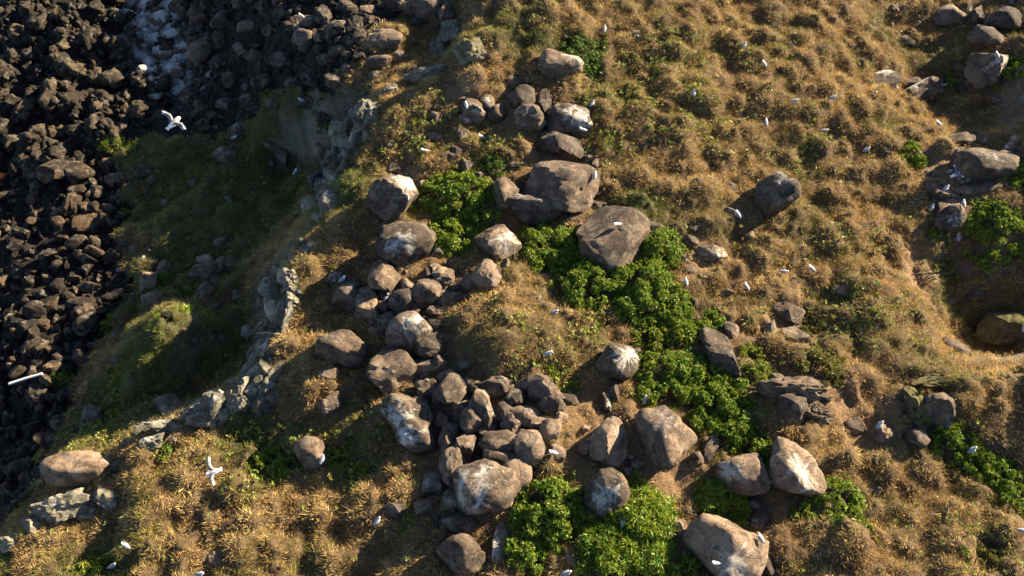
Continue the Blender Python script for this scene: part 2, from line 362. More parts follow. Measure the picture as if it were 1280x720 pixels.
def rock_verts(seed, sub, kind):
    r_ = np.random.default_rng(seed); v, f = ico(sub)
    K, p, lo, hi, na = {'round': (14, 26, .60, .95, .065), 'block': (10, 60, .55, .92, .04), 'slab': (11, 50, .58, .92, .04), 'crag': (15, 40, .5, .95, .14), 'lava': (12, 12, .55, .95, .38)}[kind]
    n = r_.normal(size=(K, 3)); n /= np.linalg.norm(n, axis=1)[:, None]; d = r_.uniform(lo, hi, K)
    if kind in ('block', 'slab', 'crag'):        # a few near-orthogonal joint faces
        q = np.linalg.qr(r_.normal(size=(3, 3)))[0]; n[:3] = q; n[3:6] = -q + r_.normal(size=(3, 3)) * .15; n[3:6] /= np.linalg.norm(n[3:6], axis=1)[:, None]
    dt = np.clip(v @ n.T, 0, None) / d
    r = 1.0 / ((dt ** p).sum(1) + 0.97 ** p) ** (1 / p)
    r = r * (1 + na * fbm3(v, 1.7, 3, seed % 97) + na * 0.5 * fbm3(v, 5.0, 3, seed % 89))
    cell = r_.normal(size=(26, 3)); cell /= np.linalg.norm(cell, axis=1)[:, None]      # chipped facets
    dd = np.sort(-(v @ cell.T), axis=1); amp = {'round': .05, 'block': .06, 'slab': .05, 'crag': .12, 'lava': .16}[kind]
    r = r * (1 - amp * np.exp(-((dd[:, 1] - dd[:, 0]) / .05) ** 2) + amp * .8 * r_.uniform(-1, 1, 26)[np.argmax(v @ cell.T, 1)] * np.clip((dd[:, 1] - dd[:, 0]) / .12, 0, 1))
    if kind in ('crag', 'lava'):
        r = r * (1 - 0.22 * np.abs(fbm3(v, 2.6, 3, seed % 71)))
    w = v * r[:, None]
    w = (w - (w.max(0) + w.min(0)) / 2) / ((w.max(0) - w.min(0)) / 2)
    return w, f
_rock_cache = {}
def rock_mesh(kind, idx, sub, mat):
    key = (kind, idx, sub, mat.name)
    if key not in _rock_cache:
        v, f = rock_verts(hash((len(kind) * 31 + ord(kind[0]), idx)) % 100000, sub, kind)
        me = np_mesh(kind + "_rock", v, f, mat)
        if kind in ('block', 'slab', 'crag'): me.set_sharp_from_angle(angle=math.radians(24))
        _rock_cache[key] = me
    return _rock_cache[key]

ROCKS = []        # footprints: x, y, radius
def put_rock(name, px, py, w, h, ang, kind, idx, sub, mat, label, category, group=None, tone=0.3, guano=0.2, moss=0.0, cz=0.72, sit=0.36, lift=0.0, tilt=10, zf=None):
    zf = zf or zbase
    p = hit1(px, py, zf)
    for _ in range(2):
        dep = (p - CAM) @ FWD; a = w / 2 * dep / FPX; hm = h / 2 * dep / FPX
        c = cz * min(a, hm); q = p - CAM; th = math.atan2(math.hypot(q[0], q[1]), -q[2])
        b = math.sqrt(max(hm * hm - (c * math.sin(th)) ** 2, 0.35 * hm * hm)) / math.cos(th)
        p = hit1(px, py, zf, sit * c + lift)
    # settle on the ground under the footprint rather than on one sample
    t = math.radians(ang)
    ring = [(p[0] + .6 * (a * math.cos(s) * math.cos(t) - b * math.sin(s) * math.sin(t)), p[1] + .6 * (a * math.cos(s) * math.sin(t) + b * math.sin(s) * math.cos(t))) for s in np.linspace(0, 6.28, 7)[:-1]]
    gz = np.array([zf(np.array([x]), np.array([y]))[0] for x, y in ring])
    zc = p[2] if p[2] - c < gz.mean() + .1 else gz.mean() + sit * c
    r_ = random.Random(int(px * 31 + py * 7))
    o = link(name, rock_mesh(kind, idx, sub, mat), (p[0], p[1], zc), (math.radians(r_.uniform(-tilt, tilt)), math.radians(r_.uniform(-tilt, tilt)), t + (math.pi if r_.random() < .5 else 0)), (a, b, c))
    o["label"] = label; o["category"] = category
    if group: o["group"] = group
    o["tone"] = float(tone); o["guano"] = float(guano); o["moss"] = float(moss)
    gf = .45 if mat is M_CRAG else 1.0
    ROCKS.append((p[0], p[1], max(a, b), min(a, b) * gf, c, zc))
    return o

# ------------------------------------------------------------------ named boulders: photo x, y, width, height, angle, kind, tone, guano, label
BIG = [
 (490,247,58,60,0,'block',.35,.75,"large pale boulder with white droppings left of the upper green shrub"),
 (506,301,68,48,32,'round',.4,.6,"tilted egg-shaped boulder speckled white below the upper green shrub"),
 (622,305,54,48,-5,'block',.3,.6,"rounded boulder with one white splash on its shaded face beside green shrubs"),
 (607,344,36,38,-20,'block',.35,.1,"squarish brown boulder just below the white-splashed one at the heap's top"),
 (668,260,66,40,-6,'round',.1,.45,"dark broad boulder with a white fan of droppings above the green shrubs"),
 (703,232,74,62,-28,'slab',.5,.1,"large flat brown boulder sloping down towards the wide dark boulder"),
 (765,298,74,70,-38,'slab',.6,.05,"large flat tan boulder with a gull on it, ringed by green shrubs"),
 (710,151,54,42,-12,'block',.1,.7,"dark grey boulder streaked white with a gull perched on its edge"),
 (702,182,52,30,-22,'block',.0,.1,"dark wedge-shaped boulder under the white-streaked grey one"),
 (662,150,38,36,-30,'block',.3,.2,"brown angular boulder leaning against the white-streaked grey boulder"),
 (653,124,28,28,0,'round',.1,.15,"dark rounded rock behind the brown angular boulder by the grassy ridge"),
 (681,128,16,34,0,'block',.0,.1,"narrow dark upright stone between the ridge boulders"),
 (700,82,52,32,-14,'round',.5,.55,"oblong pale grey boulder beside the small round shrub near the ridge top"),
 (632,241,32,40,0,'round',.5,.1,"smooth tan boulder at the edge of the upper shrub"),
 (713,251,42,28,-10,'block',.3,.05,"brown boulder wedged between the flat brown boulder and the tan one"),
 (745,258,32,15,0,'slab',.3,.05,"low brown slab behind the tan boulder with the gull"),
 (512,417,54,50,8,'round',.3,.65,"round boulder with white-streaked face at the head of the dry knoll"),
 (494,468,54,50,25,'block',.5,.35,"pale angular boulder below the round white-streaked one"),
 (428,433,56,44,-12,'round',.85,.2,"pale cream boulder with tawny tuft at its side on the slope edge"),
 (433,368,38,46,20,'round',.3,.35,"blue-grey leaning boulder in shade on the cliff slope"),
 (461,384,30,42,10,'block',.6,.1,"flat-faced grey stone standing in shade beside a straw tuft"),
 (533,365,36,32,20,'block',.3,.05,"brown chunky rock in the upper part of the rock heap"),
 (542,434,40,30,25,'round',.05,.1,"dark rounded rock against the left foot of the dry knoll"),
 (507,518,64,46,-28,'round',.25,.8,"long dark boulder with heavy white splashes at the heap's left side"),
 (523,544,52,38,-20,'round',.3,.9,"boulder with bright white-streaked crown below the long splashed one"),
 (610,605,76,66,18,'round',.45,.85,"largest heap boulder, white streaked across its broad crown"),
 (568,584,38,48,-20,'round',.35,.1,"brown oval boulder propped against the largest heap boulder"),
 (593,526,36,36,-30,'block',.4,.1,"angular brown rock in the middle of the heap"),
 (577,652,52,28,0,'round',.05,.25,"dark flattened boulder in the shadow under the largest heap boulder"),
 (577,694,56,46,-10,'round',.6,.1,"half-buried tan boulder with grassy top below the heap"),
 (625,678,20,52,-8,'slab',.3,.95,"tall white-streaked stone between the tan boulder and green shrub"),
 (770,453,50,44,10,'round',.5,.8,"grey boulder capped with white droppings beside the dense green strip"),
 (900,441,34,62,28,'slab',.45,.15,"tall leaning brown slab at the right edge of the green strip"),
 (835,546,60,70,15,'round',.6,.45,"tall rounded boulder with a white band above bare brown soil"),
 (762,552,42,56,-12,'block',.65,.3,"pale brown upright boulder left of the tall white-banded one"),
 (757,499,18,42,12,'slab',.5,.8,"slender leaning stone with whitened tip in the dry grass"),
 (758,616,52,54,0,'round',.6,.8,"rounded boulder with white radiating streaks between strappy green plants"),
 (928,591,64,50,-14,'round',.55,.75,"smooth boulder with white lower face at the end of the green strip"),
 (992,590,76,50,-50,'round',.6,.8,"long pale boulder with thick white stain lying in the dry grass"),
 (905,691,92,80,-14,'round',.6,.55,"biggest round flat-topped boulder with a gull at its middle"),
 (970,243,48,50,-35,'round',.5,.4,"lone rounded boulder in the open dry grass slope"),
 (1150,113,48,32,6,'block',.3,.85,"white-spattered boulder beneath the gull with raised wings"),
 (1233,88,48,48,-6,'block',.45,.85,"tall block with brown top and whitened face beside a green shrub"),
 (1232,49,44,32,0,'round',.1,.4,"dark blue-grey boulder behind the tall whitened block"),
 (1187,20,40,24,8,'round',.2,.35,"rounded dark boulder with white fleck, farthest along the boulder row"),
 (1253,27,36,32,-20,'round',.4,.25,"brown-grey boulder behind the dark blue-grey one"),
 (1220,22,26,24,0,'block',.4,.05,"small brown block squeezed into the boulder row"),
 (1230,206,66,40,-8,'round',.4,.4,"broad brown boulder with pitted top and white-tipped end"),
 (1100,98,46,18,10,'slab',.3,.7,"low whitish slab in the dry grass uphill of the spattered boulder"),
 (1257,408,70,42,4,'block',.3,.15,"mossy overhanging boulder above the dark hollow"),
 (1190,438,42,32,-12,'round',.15,.05,"dark rounded rock at the mouth of the shaded hollow"),
 (1173,510,40,38,-40,'block',.55,.15,"pale split rock with deep shadow on its left beside green shrub"),
 (1142,508,30,52,10,'crag',.1,.0,"dark moss-covered rock beside the pale split rock"),
 (992,510,36,36,20,'round',.3,.2,"grey rounded boulder under the bare brown ledge"),
 (985,389,38,28,-8,'slab',.6,.0,"smooth flat reddish-brown rock in the dry grass near climbing greenery"),
 (992,421,38,22,-15,'slab',.5,.0,"ragged brown rock above the yellowish shrub"),
 (888,318,38,20,-8,'block',.5,.7,"whitish pointed rock in the bare soil right of the green shrubs"),
 (920,271,32,18,-30,'slab',.4,.7,"pale jagged rock with a gull on its tip"),
 (1185,274,36,32,25,'round',.3,.5,"dark rock between two gulls next to the bright green shrub"),
 (1190,254,46,15,22,'slab',.4,.2,"narrow tilted slab above the dark rock by the bright green shrub"),
 (390,566,38,42,10,'round',.5,.05,"dome-shaped brown boulder with a gull at its foot"),
 (413,508,28,28,0,'block',.3,.3,"small grey block standing alone on the shaded slope"),
 (97,588,82,42,-4,'round',.75,.1,"big smooth sunlit tan boulder above the shore rocks"),
 (282,193,30,24,-25,'round',.85,.35,"pale sunlit boulder alone on the dark green slope"),
 (250,64,24,36,-18,'block',.7,.05,"sunlit brown block in the dark gully beside the white-crusted rocks"),
 (482,48,44,28,-12,'slab',.5,.0,"large flat brown slab at the head of the gully"),
 (533,12,60,34,-5,'block',.0,.0,"huge dark block at the head of the gully"),
 (558,16,18,26,0,'block',.55,.0,"sunlit brown stone leaning on the huge dark block"),
 (185,354,22,26,-8,'block',.8,.0,"sunlit orange-brown square rock on the lower green slope"),
 (193,379,28,28,0,'block',.8,.1,"pinkish pitted rock just below the square orange-brown rock"),
]
for i, (px, py, w, h, a, kd, tone, gu, lb) in enumerate(BIG):
    moss = 1.0 if 'moss' in lb else 0.0
    put_rock("boulder", px, py, w * 1.15, h * 1.13, a, kd, 100 + i, 4, M_ROCK, lb, "boulder", None, tone, gu, moss, cz=.7 if kd == 'slab' else 1.0, sit=.48)

# cliff rocks and ledges
CRAG = [
 (460,142,44,46,5,.35,.3,"bluff rock with sunlit flat top and blue-grey shaded face"),
 (421,205,36,46,-20,.3,.35,"lower grey rock of the shaded bluff above the green slope"),
 (441,196,24,52,-10,.35,.3,"upright grey rib of the shaded bluff beside the lower bluff rock"),
 (566,44,26,36,-15,.5,.05,"tall sunlit grey crag on the ridge"),
 (552,66,26,40,10,.0,.0,"dark recessed crag under the tall sunlit crag"),
 (590,62,40,30,20,.3,.0,"sloping ridge crag with grassy crown"),
 (538,92,60,22,8,.55,.05,"long sunlit ledge below the ridge crag"),
 (487,115,22,18,0,.6,.05,"small square sunlit crag at the gully rim"),
 (388,316,28,22,15,.3,.5,"blue-grey ledge with white stains at the upper end of the cliff rim"),
 (362,350,26,30,40,.35,.3,"rough ledge at the bend of the cliff rim"),
 (358,388,24,60,-5,.3,.4,"tall broken grey cliff rim rock above the dark slope"),
 (420,346,32,24,0,.3,.6,"white-flecked ledge between the cliff rim and the leaning boulder"),
 (345,432,24,44,-12,.1,.0,"dark cliff rock under the weathered pole"),
 (342,470,18,46,-20,.3,.1,"thin grey cliff rim rock below the weathered pole"),
 (308,500,44,28,25,.4,.1,"grey ledge at the upper end of the diagonal rock rim"),
 (262,522,62,24,22,.4,.1,"long grey ledge along the diagonal rock rim"),
 (206,534,50,22,10,.7,.6,"whitish sunlit ledge at the lower end of the diagonal rock rim"),
 (190,554,38,24,12,.5,.7,"white-streaked ledge step below the sunlit ledge"),
 (147,584,26,24,0,.3,.0,"shaded angular rock right of the big smooth tan boulder"),
 (78,634,80,40,18,.75,.4,"broken pale rock ledge below the big smooth tan boulder"),
 (110,640,30,26,20,.7,.2,"knobbly pale rock at the end of the broken pale ledge"),
 (20,678,44,26,10,.8,.2,"pale angular rock below the broken pale ledge"),
 (115,528,26,40,10,.3,.0,"dark brown crag beside yellow-green leaves above the shore"),
 (993,488,82,34,-4,.6,.1,"broad bare brown rock ledge in the dry grass"),
 (1016,515,38,22,-15,.5,.1,"layered brown rock beside the grey rounded boulder"),
 (1165,478,56,18,6,.5,.0,"mossy rock lip at the hollow's end beside the moss-covered rock"),(1212,476,60,18,-4,.6,.0,"mossy rock lip in the middle of the terrace edge"),(1262,478,56,20,3,.5,.0,"mossy rock lip at the far end of the terrace edge"),
]
for i, (px, py, w, h, a, tone, gu, lb) in enumerate(CRAG):
    moss = .9 if ('moss' in lb or 'grassy' in lb) else 0.15
    big_ = px > 700 or py < 130
    put_rock("rock_outcrop", px, py, w * (1.2 if big_ else 1.0), h * (1.15 if big_ else 1.0), a, 'crag', 300 + i, 4, M_ROCK if px > 900 else M_CRAG, lb, "rock outcrop", None, tone, gu, moss, cz=1.0, sit=.5, tilt=14)

# broken rock along the cliff rim
rim = random.Random(9); RIM = [(478,128),(452,160),(440,185),(428,212),(412,240),None,(404,300),(386,322),(366,344),(354,366),(350,392),(346,420),(342,450),(336,484),(318,502),(290,512),(262,522),(232,532),(205,542),None,(160,590),(130,612),(100,636),(60,650)]
RIM_MARK = [(450,150,"on the shaded bluff face"),(420,220,"low on the bluff above the green slope"),(395,310,"at the upper bend of the cliff rim"),(355,370,"on the cliff rim above the dark slope"),(345,430,"on the cliff rim by the weathered pole"),(330,490,"where the cliff rim turns"),(270,515,"along the diagonal rock rim"),(215,540,"at the lower end of the diagonal rim"),(100,625,"beside the broken pale ledge")]
for q0, q1 in zip(RIM, RIM[1:]):
    if q0 is None or q1 is None: continue
    for t_ in np.arange(0, 1, .11):
        if rim.random() < .2: continue
        px = q0[0] + (q1[0] - q0[0]) * t_ + rim.gauss(-9, 14); py = q0[1] + (q1[1] - q0[1]) * t_ + rim.gauss(0, 9)
        w = 7 + 27 * rim.random() ** 2.2; h = w * rim.uniform(.6, 1.5); tone = rim.uniform(.2, 1.0)
        mk = min(RIM_MARK, key=lambda m: (m[0] - px) ** 2 + (m[1] - py) ** 2)[2]
        lb = f"{'large' if w * h > 500 else 'mid-sized' if w * h > 250 else 'small' if w * h > 110 else 'tiny'} {'dark grey' if tone < .4 else 'grey' if tone < .65 else 'pale grey'} {'upright' if h > w * 1.15 else 'flat' if w > h * 1.15 else 'blocky'} broken rock {mk}"
        put_rock("cliff_rock", px, py, w, h, rim.uniform(-60, 60), rim.choice(['crag', 'block', 'crag']), 400 + rim.randrange(12), 3, M_CRAG, lb, "rock", "broken rocks of the cliff rim", tone, rim.uniform(.1, .6), .1, cz=1.2, sit=rim.uniform(-.1, .45), tilt=35)

for FACE, n_ in (([(462,150),(440,175),(425,205),(410,235),(396,264)], 40), ([(372,328),(352,350),(340,380),(335,410),(331,440),(322,470),(300,492),(270,508),(240,516)], 60)):
    for _ in range(n_):
        u_ = rim.random() * (len(FACE) - 1); k_ = int(u_); f_ = u_ - k_
        px = FACE[k_][0] * (1 - f_) + FACE[k_ + 1][0] * f_ + rim.gauss(0, 7); py = FACE[k_][1] * (1 - f_) + FACE[k_ + 1][1] * f_ + rim.gauss(0, 6)
        w = 10 + 20 * rim.random() ** 1.6; h = w * rim.uniform(.8, 1.7); tone = rim.uniform(.4, 1.0)
        mk = min(RIM_MARK, key=lambda m: (m[0] - px) ** 2 + (m[1] - py) ** 2)[2]
        lb = f"{'large' if w * h > 500 else 'mid-sized' if w * h > 250 else 'small'} {'dark grey' if tone < .55 else 'grey' if tone < .8 else 'pale grey'} {'upright' if h > w * 1.3 else 'blocky'} weathered rock {mk}"
        put_rock("cliff_rock", px, py, w, h, rim.uniform(-30, 30), rim.choice(['crag', 'block']), 400 + rim.randrange(12), 3, M_CRAG, lb, "rock", "broken rocks of the cliff rim", tone, rim.uniform(.1, .7), .1, cz=1.2, sit=rim.uniform(.0, .3), tilt=30)

# rocks told apart by size, shape, tone and the landmark they lie beside
KW = {'round': 'rounded', 'block': 'angular', 'slab': 'flat', 'crag': 'jagged', 'lava': 'knobbly'}
def auto_label(px, py, w, h, kd, tone, noun, marks, dark=False):
    s = math.sqrt(w * h); size = 'large' if s > 26 else 'mid-sized' if s > 17 else 'small' if s > 11 else 'tiny'
    tw = (('black', 'dark brown', 'brown') if dark else ('dark grey', 'grey-brown', 'tan'))[0 if tone < .33 else 1 if tone < .62 else 2]
    mk = min(marks, key=lambda m: (m[0] - px) ** 2 + (m[1] - py) ** 2)[2]
    return f"{size} {tw} {KW[kd]} {noun} {mk}"
MARKS = {
 'heap': [(506,310,"below the tilted egg-shaped boulder"),(607,350,"beside the squarish boulder at the heap's top"),(512,400,"near the round white-streaked boulder"),(507,500,"beside the long white-splashed boulder"),(595,515,"in the middle of the heap"),(610,600,"against the largest heap boulder"),(575,650,"in shadow under the largest heap boulder"),(665,490,"at the heap's grassy upper corner"),(680,550,"at the heap's edge above the big shrub")],
 'grass': [(727,90,"in grass near the ridge shrub"),(746,210,"in grass beside the flat brown boulder"),(1110,100,"in grass near the white-spattered boulder"),(1050,170,"in grass below two standing gulls"),(980,380,"in grass near the flat reddish-brown rock"),(1090,560,"in grass below the bare brown ledge"),(590,140,"in grass along the upper ridge"),(600,10,"in grass at the ridge top"),(480,630,"in grass left of the heap"),(270,700,"in grass on the open lower slope"),(1200,375,"in grass above the mossy overhanging boulder"),(970,480,"in grass above the bare brown ledge"),(970,300,"in grass below the lone rounded boulder")],
 'row': [(1200,180,"above the broad pitted boulder"),(1200,240,"under the broad pitted boulder"),(1270,60,"beside the tall whitened block"),(1275,430,"under the mossy overhanging boulder"),(1267,196,"right behind the broad pitted boulder")],
 'soil': [(860,310,"on bare soil right of the green shrubs"),(715,270,"on soil behind the tan gull boulder"),(795,440,"beside the white-capped grey boulder"),(915,420,"beside the tall leaning brown slab"),(790,590,"on soil by the tall white-banded boulder"),(870,570,"on soil right of the white-banded boulder"),(945,650,"beside the biggest flat-topped boulder"),(730,560,"on soil left of the pale upright boulder"),(1140,545,"on soil below the moss-covered rock"),(715,697,"in the gap between two green shrubs"),(768,488,"beside the slender leaning stone")],
 'gully': [(483,48,"beside the flat slab at the gully head"),(530,20,"under the huge dark block"),(460,130,"at the foot of the sunlit bluff"),(390,40,"in the upper shaded gully"),(390,120,"in the lower shaded gully"),(250,64,"near the sunlit block in the gully"),(300,120,"on the dark gully floor"),(210,60,"by the white-crusted rocks"),(320,20,"at the gully's far rim")],
 'slope': [(265,335,"in the rock cluster on the shaded slope"),(350,200,"on the slope under the bluff"),(150,440,"at the slope's foot by the shore"),(410,467,"beside the pale cream boulder"),(150,309,"on the slope edge above the shore")],
 'shore': [(30,473,"by the washed-up pole"),(5,222,"on the shore near the orange float"),(97,570,"on the shore below the smooth tan boulder"),(150,190,"on the shore by the yellow-green clump"),(170,370,"on the shore by the orange-brown square rock"),(60,350,"in the middle of the shore pile"),(110,290,"on the shore under the green slope"),(20,400,"in the shadowed outer shore pile"),(100,420,"on the shore under the leafy slope foot"),(15,620,"on the shore under the broken pale ledge"),(70,225,"on the shore at the lava's edge")],
 'lava': [(30,30,"at the lava outcrop's outer end"),(120,20,"in the shadowed cleft of the lava outcrop"),(60,110,"in the middle of the lava outcrop"),(140,90,"at the lava crest"),(190,110,"of lava by the white-crusted rocks"),(140,160,"of lava above the yellow-green clump"),(30,190,"of lava near the orange float")],
}
# rocks of each cluster
HEAP = ("mid-sized weathered brown rock in the tumbled heap beside the dry knoll", "rocks of the tumbled heap")
SMALL = ("small stone half sunk among the dry grass tussocks", "small stones in the dry grass")
ROWR = ("grey-brown rock among the boulders around the gulls by the bright green shrub", "rocks around the bright green shrub")
GULLY = ("dark rock lying in the shaded gully under the bluff", "rocks in the shaded gully")
SHORE_L = ("dark brown basalt rock piled with others along the shore", "rocks piled along the shore")
SLOPE = ("blue-grey rock lying in shade on the green slope under the cliff", "rocks on the shaded green slope")
SOIL = ("brown stone lying on the bare soil between boulders and shrubs", "stones on the bare soil")
MID = [
 (HEAP, [(557,345,28,22),(509,358,15,20),(503,380,26,28),(520,385,14,18),(480,348,28,34),(533,458,28,17),(550,456,20,20),(566,471,32,18),(553,374,36,16),(488,437,18,14),(483,401,24,18),(560,549,28,34),(553,525,18,18),(535,487,26,28),(563,489,36,34),(603,511,30,32),(582,558,32,30),(623,557,38,28),(632,578,46,24),(565,630,26,24),(540,606,26,20),(528,633,22,18),(543,643,15,12),(620,483,44,22),(636,515,22,30),(680,485,38,30),(690,505,28,26),(657,521,40,24),(643,500,26,20),(687,543,22,28),(663,561,30,34),(645,557,18,26),(647,588,34,32),(695,568,22,18),(655,545,20,16),(610,540,26,18),(600,488,24,20),(672,474,28,16),(483,286,26,16),(547,314,18,12),(470,416,20,18),(545,408,22,14),(590,352,22,20),(525,505,20,16),(575,512,24,22),(585,585,18,14),(640,530,24,22),(572,375,24,16),(545,390,20,14),(700,520,18,14),(672,530,22,16),(620,520,26,20),(605,558,24,18),(655,482,22,14),(585,482,22,18),(528,400,18,14)]),
 (SMALL, [(746,203,14,24),(767,222,18,12),(742,112,9,13),(1120,13,16,16),(1130,52,26,14),(1045,155,18,14),(1080,177,18,10),(1113,193,22,11),(1057,363,32,14),(963,417,16,30),(1217,368,24,15),(973,476,20,20),(912,235,16,12),(678,348,16,10),(675,376,10,18),(1070,533,26,20),(1103,541,28,24),(1093,576,16,14),(1097,613,20,14),(962,707,14,26),(270,701,24,26),(492,636,28,22),(1277,507,14,22),(593,138,34,28),(622,140,24,26),(572,192,28,20),(512,123,16,12),(560,88,20,10),(627,4,26,12),(600,12,16,10),(730,100,14,9),(1000,345,14,10),(860,228,12,8),(1160,385,14,9),(930,300,12,9),(1060,240,12,8),(960,320,18,12),(1185,378,14,9),(420,528,14,10),(660,100,14,10),(540,170,18,12),(1055,655,12,9)]),
 (ROWR, [(1190,178,42,16),(1220,174,24,17),(1267,196,32,11),(1193,190,16,9),(1230,236,32,14),(1277,58,18,11),(1180,243,30,16),(1165,235,20,12),(1210,240,18,12),(1275,434,16,14),(1205,225,18,12)]),
 (SOIL, [(815,283,30,13),(862,301,20,18),(870,284,16,12),(852,328,17,14),(862,338,17,12),(903,366,26,11),(715,274,22,10),(793,438,16,14),(915,413,22,20),(922,463,16,14),(768,488,14,26),(797,582,22,18),(785,591,16,14),(793,598,12,10),(887,560,22,36),(832,577,30,16),(847,660,26,22),(943,634,26,24),(948,651,20,24),(953,696,22,42),(733,557,18,26),(1147,548,36,24),(1000,530,24,12),(870,575,22,16),(715,697,16,20),(940,615,16,12),(898,385,14,10),(880,345,12,9)]),
 (GULLY, [(493,5,38,22),(521,28,22,9),(468,77,42,14),(425,62,32,13),(452,48,24,14),(420,37,28,20),(403,20,24,26),(378,48,30,22),(382,27,24,15),(335,38,15,16),(370,34,13,14),(398,47,13,14),(450,25,12,9),(383,128,20,18),(403,147,18,16),(388,97,24,18),(420,100,22,16),(307,32,22,15),(350,15,22,18),(430,8,26,18),(460,15,22,16),(350,75,26,20),(320,70,18,16),(365,105,20,14),(330,100,22,16),(405,75,20,12),(445,105,22,12),(470,95,22,12),(300,60,20,18),(285,100,22,18),(280,130,18,14),(310,125,22,14),(340,130,16,14),(435,85,18,12),(500,70,20,14),(515,50,18,12),(510,85,18,10),(275,25,24,22),(330,8,22,14),(300,5,20,14)]),
 (SLOPE, [(277,303,24,16),(255,369,24,24),(257,343,32,28),(258,325,26,13),(280,330,22,26),(152,309,14,12),(147,452,15,16),(410,467,30,20),(353,195,18,22),(375,215,18,16),(340,205,14,10),(338,182,16,12),(400,190,16,20),(268,350,20,16),(147,420,14,12),(205,255,14,10),(245,310,14,10)]),
 (SHORE_L, [(75,267,22,16),(110,270,22,17),(133,265,32,18),(65,302,22,8),(137,320,18,18),(23,343,18,11),(55,327,14,10),(71,332,14,15),(93,347,20,18),(113,358,26,12),(60,347,17,13),(73,357,18,18),(55,368,22,13),(102,380,38,16),(142,370,38,15),(108,404,26,32),(43,388,26,24),(28,401,28,17),(55,406,28,15),(43,434,26,28),(68,426,16,16),(102,433,22,30),(195,332,12,22),(210,393,16,9),(147,250,22,16),(52,494,36,28),(65,553,38,22),(27,584,42,22),(37,536,26,12),(75,531,26,22),(180,213,32,22),(67,214,42,28),(100,218,36,28),(133,205,20,14),(153,158,15,14),(145,226,26,18),(100,541,22,18),(10,520,16,16),(2,590,22,18),(5,610,16,14),(10,640,22,18),(120,240,22,16),(45,250,22,16),(88,300,16,12),(22,465,18,14),(20,300,20,16)]),
]
kinds = ['round', 'block', 'block', 'slab', 'block', 'slab', 'crag']
for (lb, grp), lst in MID:
    nm = {"rocks in": "gully_rock"}.get(grp[:8], "rock"); rr = random.Random(len(lst))
    if grp == SHORE_L[1]: nm = "shore_rock"
    if grp == HEAP[1]: nm = "heap_rock"
    if grp == SLOPE[1]: nm = "slope_rock"
    if grp in (SMALL[1], SOIL[1]): nm = "stone"
    for k, (px, py, w, h) in enumerate(lst):
        dark = lb in (GULLY[0], SHORE_L[0])
        m = M_SHORE if lb == SHORE_L[0] else M_ROCK
        kd = kinds[rr.randrange(7)]
        gu = {SHORE_L[0]: 0, GULLY[0]: .3, HEAP[0]: .3}.get(lb, .35) * rr.uniform(.2, 1.3)
        zone = {HEAP[0]: 'heap', SMALL[0]: 'grass', ROWR[0]: 'row', SOIL[0]: 'soil', GULLY[0]: 'gully', SLOPE[0]: 'slope', SHORE_L[0]: 'shore'}[lb]
        tone = rr.uniform(.3, 1.0) if m is M_SHORE else (rr.uniform(0, .4) if dark else rr.uniform(.1, .7))
        al = auto_label(px, py, w, h, kd, tone, 'stone' if zone in ('grass', 'soil') else 'rock', MARKS[zone], dark)
        sc_ = {'heap': 1.28, 'row': 1.25}.get(zone, 1.1)
        put_rock(nm, px, py, w * sc_ * rr.uniform(.85, 1.15), h * sc_ * rr.uniform(.85, 1.15), rr.uniform(-35, 35) if w / h < 1.35 else rr.uniform(-14, 14), kd, rr.randrange(20), 3, m, al, "rock", grp, tone, gu, 0, cz=1.0 if zone == 'heap' else .9, sit=.5 if zone == 'heap' else .4, tilt=22)

# the rest of the shore: tumbled basalt and rough lava lumps
def scatter(poly_px, n, smin, smax, rr, avoid=.62, z=-6.6):
    out = []; xs = [p[0] for p in poly_px]; ys = [p[1] for p in poly_px]; tries = 0
    occ = [(r[0], r[1], r[3]) for r in ROCKS]
    while len(out) < n and tries < n * 12:
        tries += 1
        px, py = rr.uniform(min(xs), max(xs)), rr.uniform(min(ys), max(ys))
        if not in_poly(np.array([px]), np.array([py]), poly_px)[0]: continue
        s = smin + (smax - smin) * rr.random() ** 2.0
        x, y = on_plane(px, py, z); r = s / 2 * 38 / FPX
        if any((x - a) ** 2 + (y - b) ** 2 < (avoid * (r + c)) ** 2 for a, b, c in occ): continue
        occ.append((x, y, r)); out.append((px, py, s))
    return out
rr = random.Random(5)
LAVA_PX = [(-20,-15),(160,-15),(175,30),(165,70),(215,110),(200,150),(150,185),(90,205),(-20,215)]
BEACH_PX = [(-20,200),(60,205),(140,190),(160,235),(148,300),(165,345),(132,415),(110,455),(90,505),(60,560),(42,615),(-20,675)]
GUL_PX = [(180,-15),(500,-15),(490,30),(440,90),(400,130),(350,125),(300,150),(240,170),(215,120),(200,60)]
def round_place(lst, nm, kd, mat, lb, grp, tone, nvar, sub=3, **kw):
    for (px, py, s) in lst:
        k_ = kd[rr.randrange(len(kd))]; tn = rr.uniform(*tone)
        al = auto_label(px, py, s, s, k_, tn, 'lump' if k_ == 'lava' else 'rock', MARKS[lb], True)
        put_rock(nm, px, py, s * rr.uniform(.85, 1.3), s * rr.uniform(.6, 1.0), rr.uniform(0, 180), k_, rr.randrange(nvar), sub, mat, al, "rock", grp, tn, 0, 0, tilt=30, **kw)
round_place(scatter(LAVA_PX, 300, 10, 30, rr, .36), "lava_rock", ['lava'], M_LAVA, 'lava', "knobbly lava lumps", (.2, 1), 14, cz=.95, sit=.25)
round_place(scatter(BEACH_PX, 250, 8, 28, rr, .5), "shore_rock", ['block', 'block', 'slab', 'slab', 'crag'], M_SHORE, 'shore', SHORE_L[1], (0, 1), 20, cz=1.25, sit=.5)
round_place(scatter(GUL_PX, 130, 8, 26, rr, .55), "gully_rock", ['block', 'slab', 'crag'], M_SHORE, 'gully', GULLY[1], (.2, 1), 20, cz=.85, sit=.4)

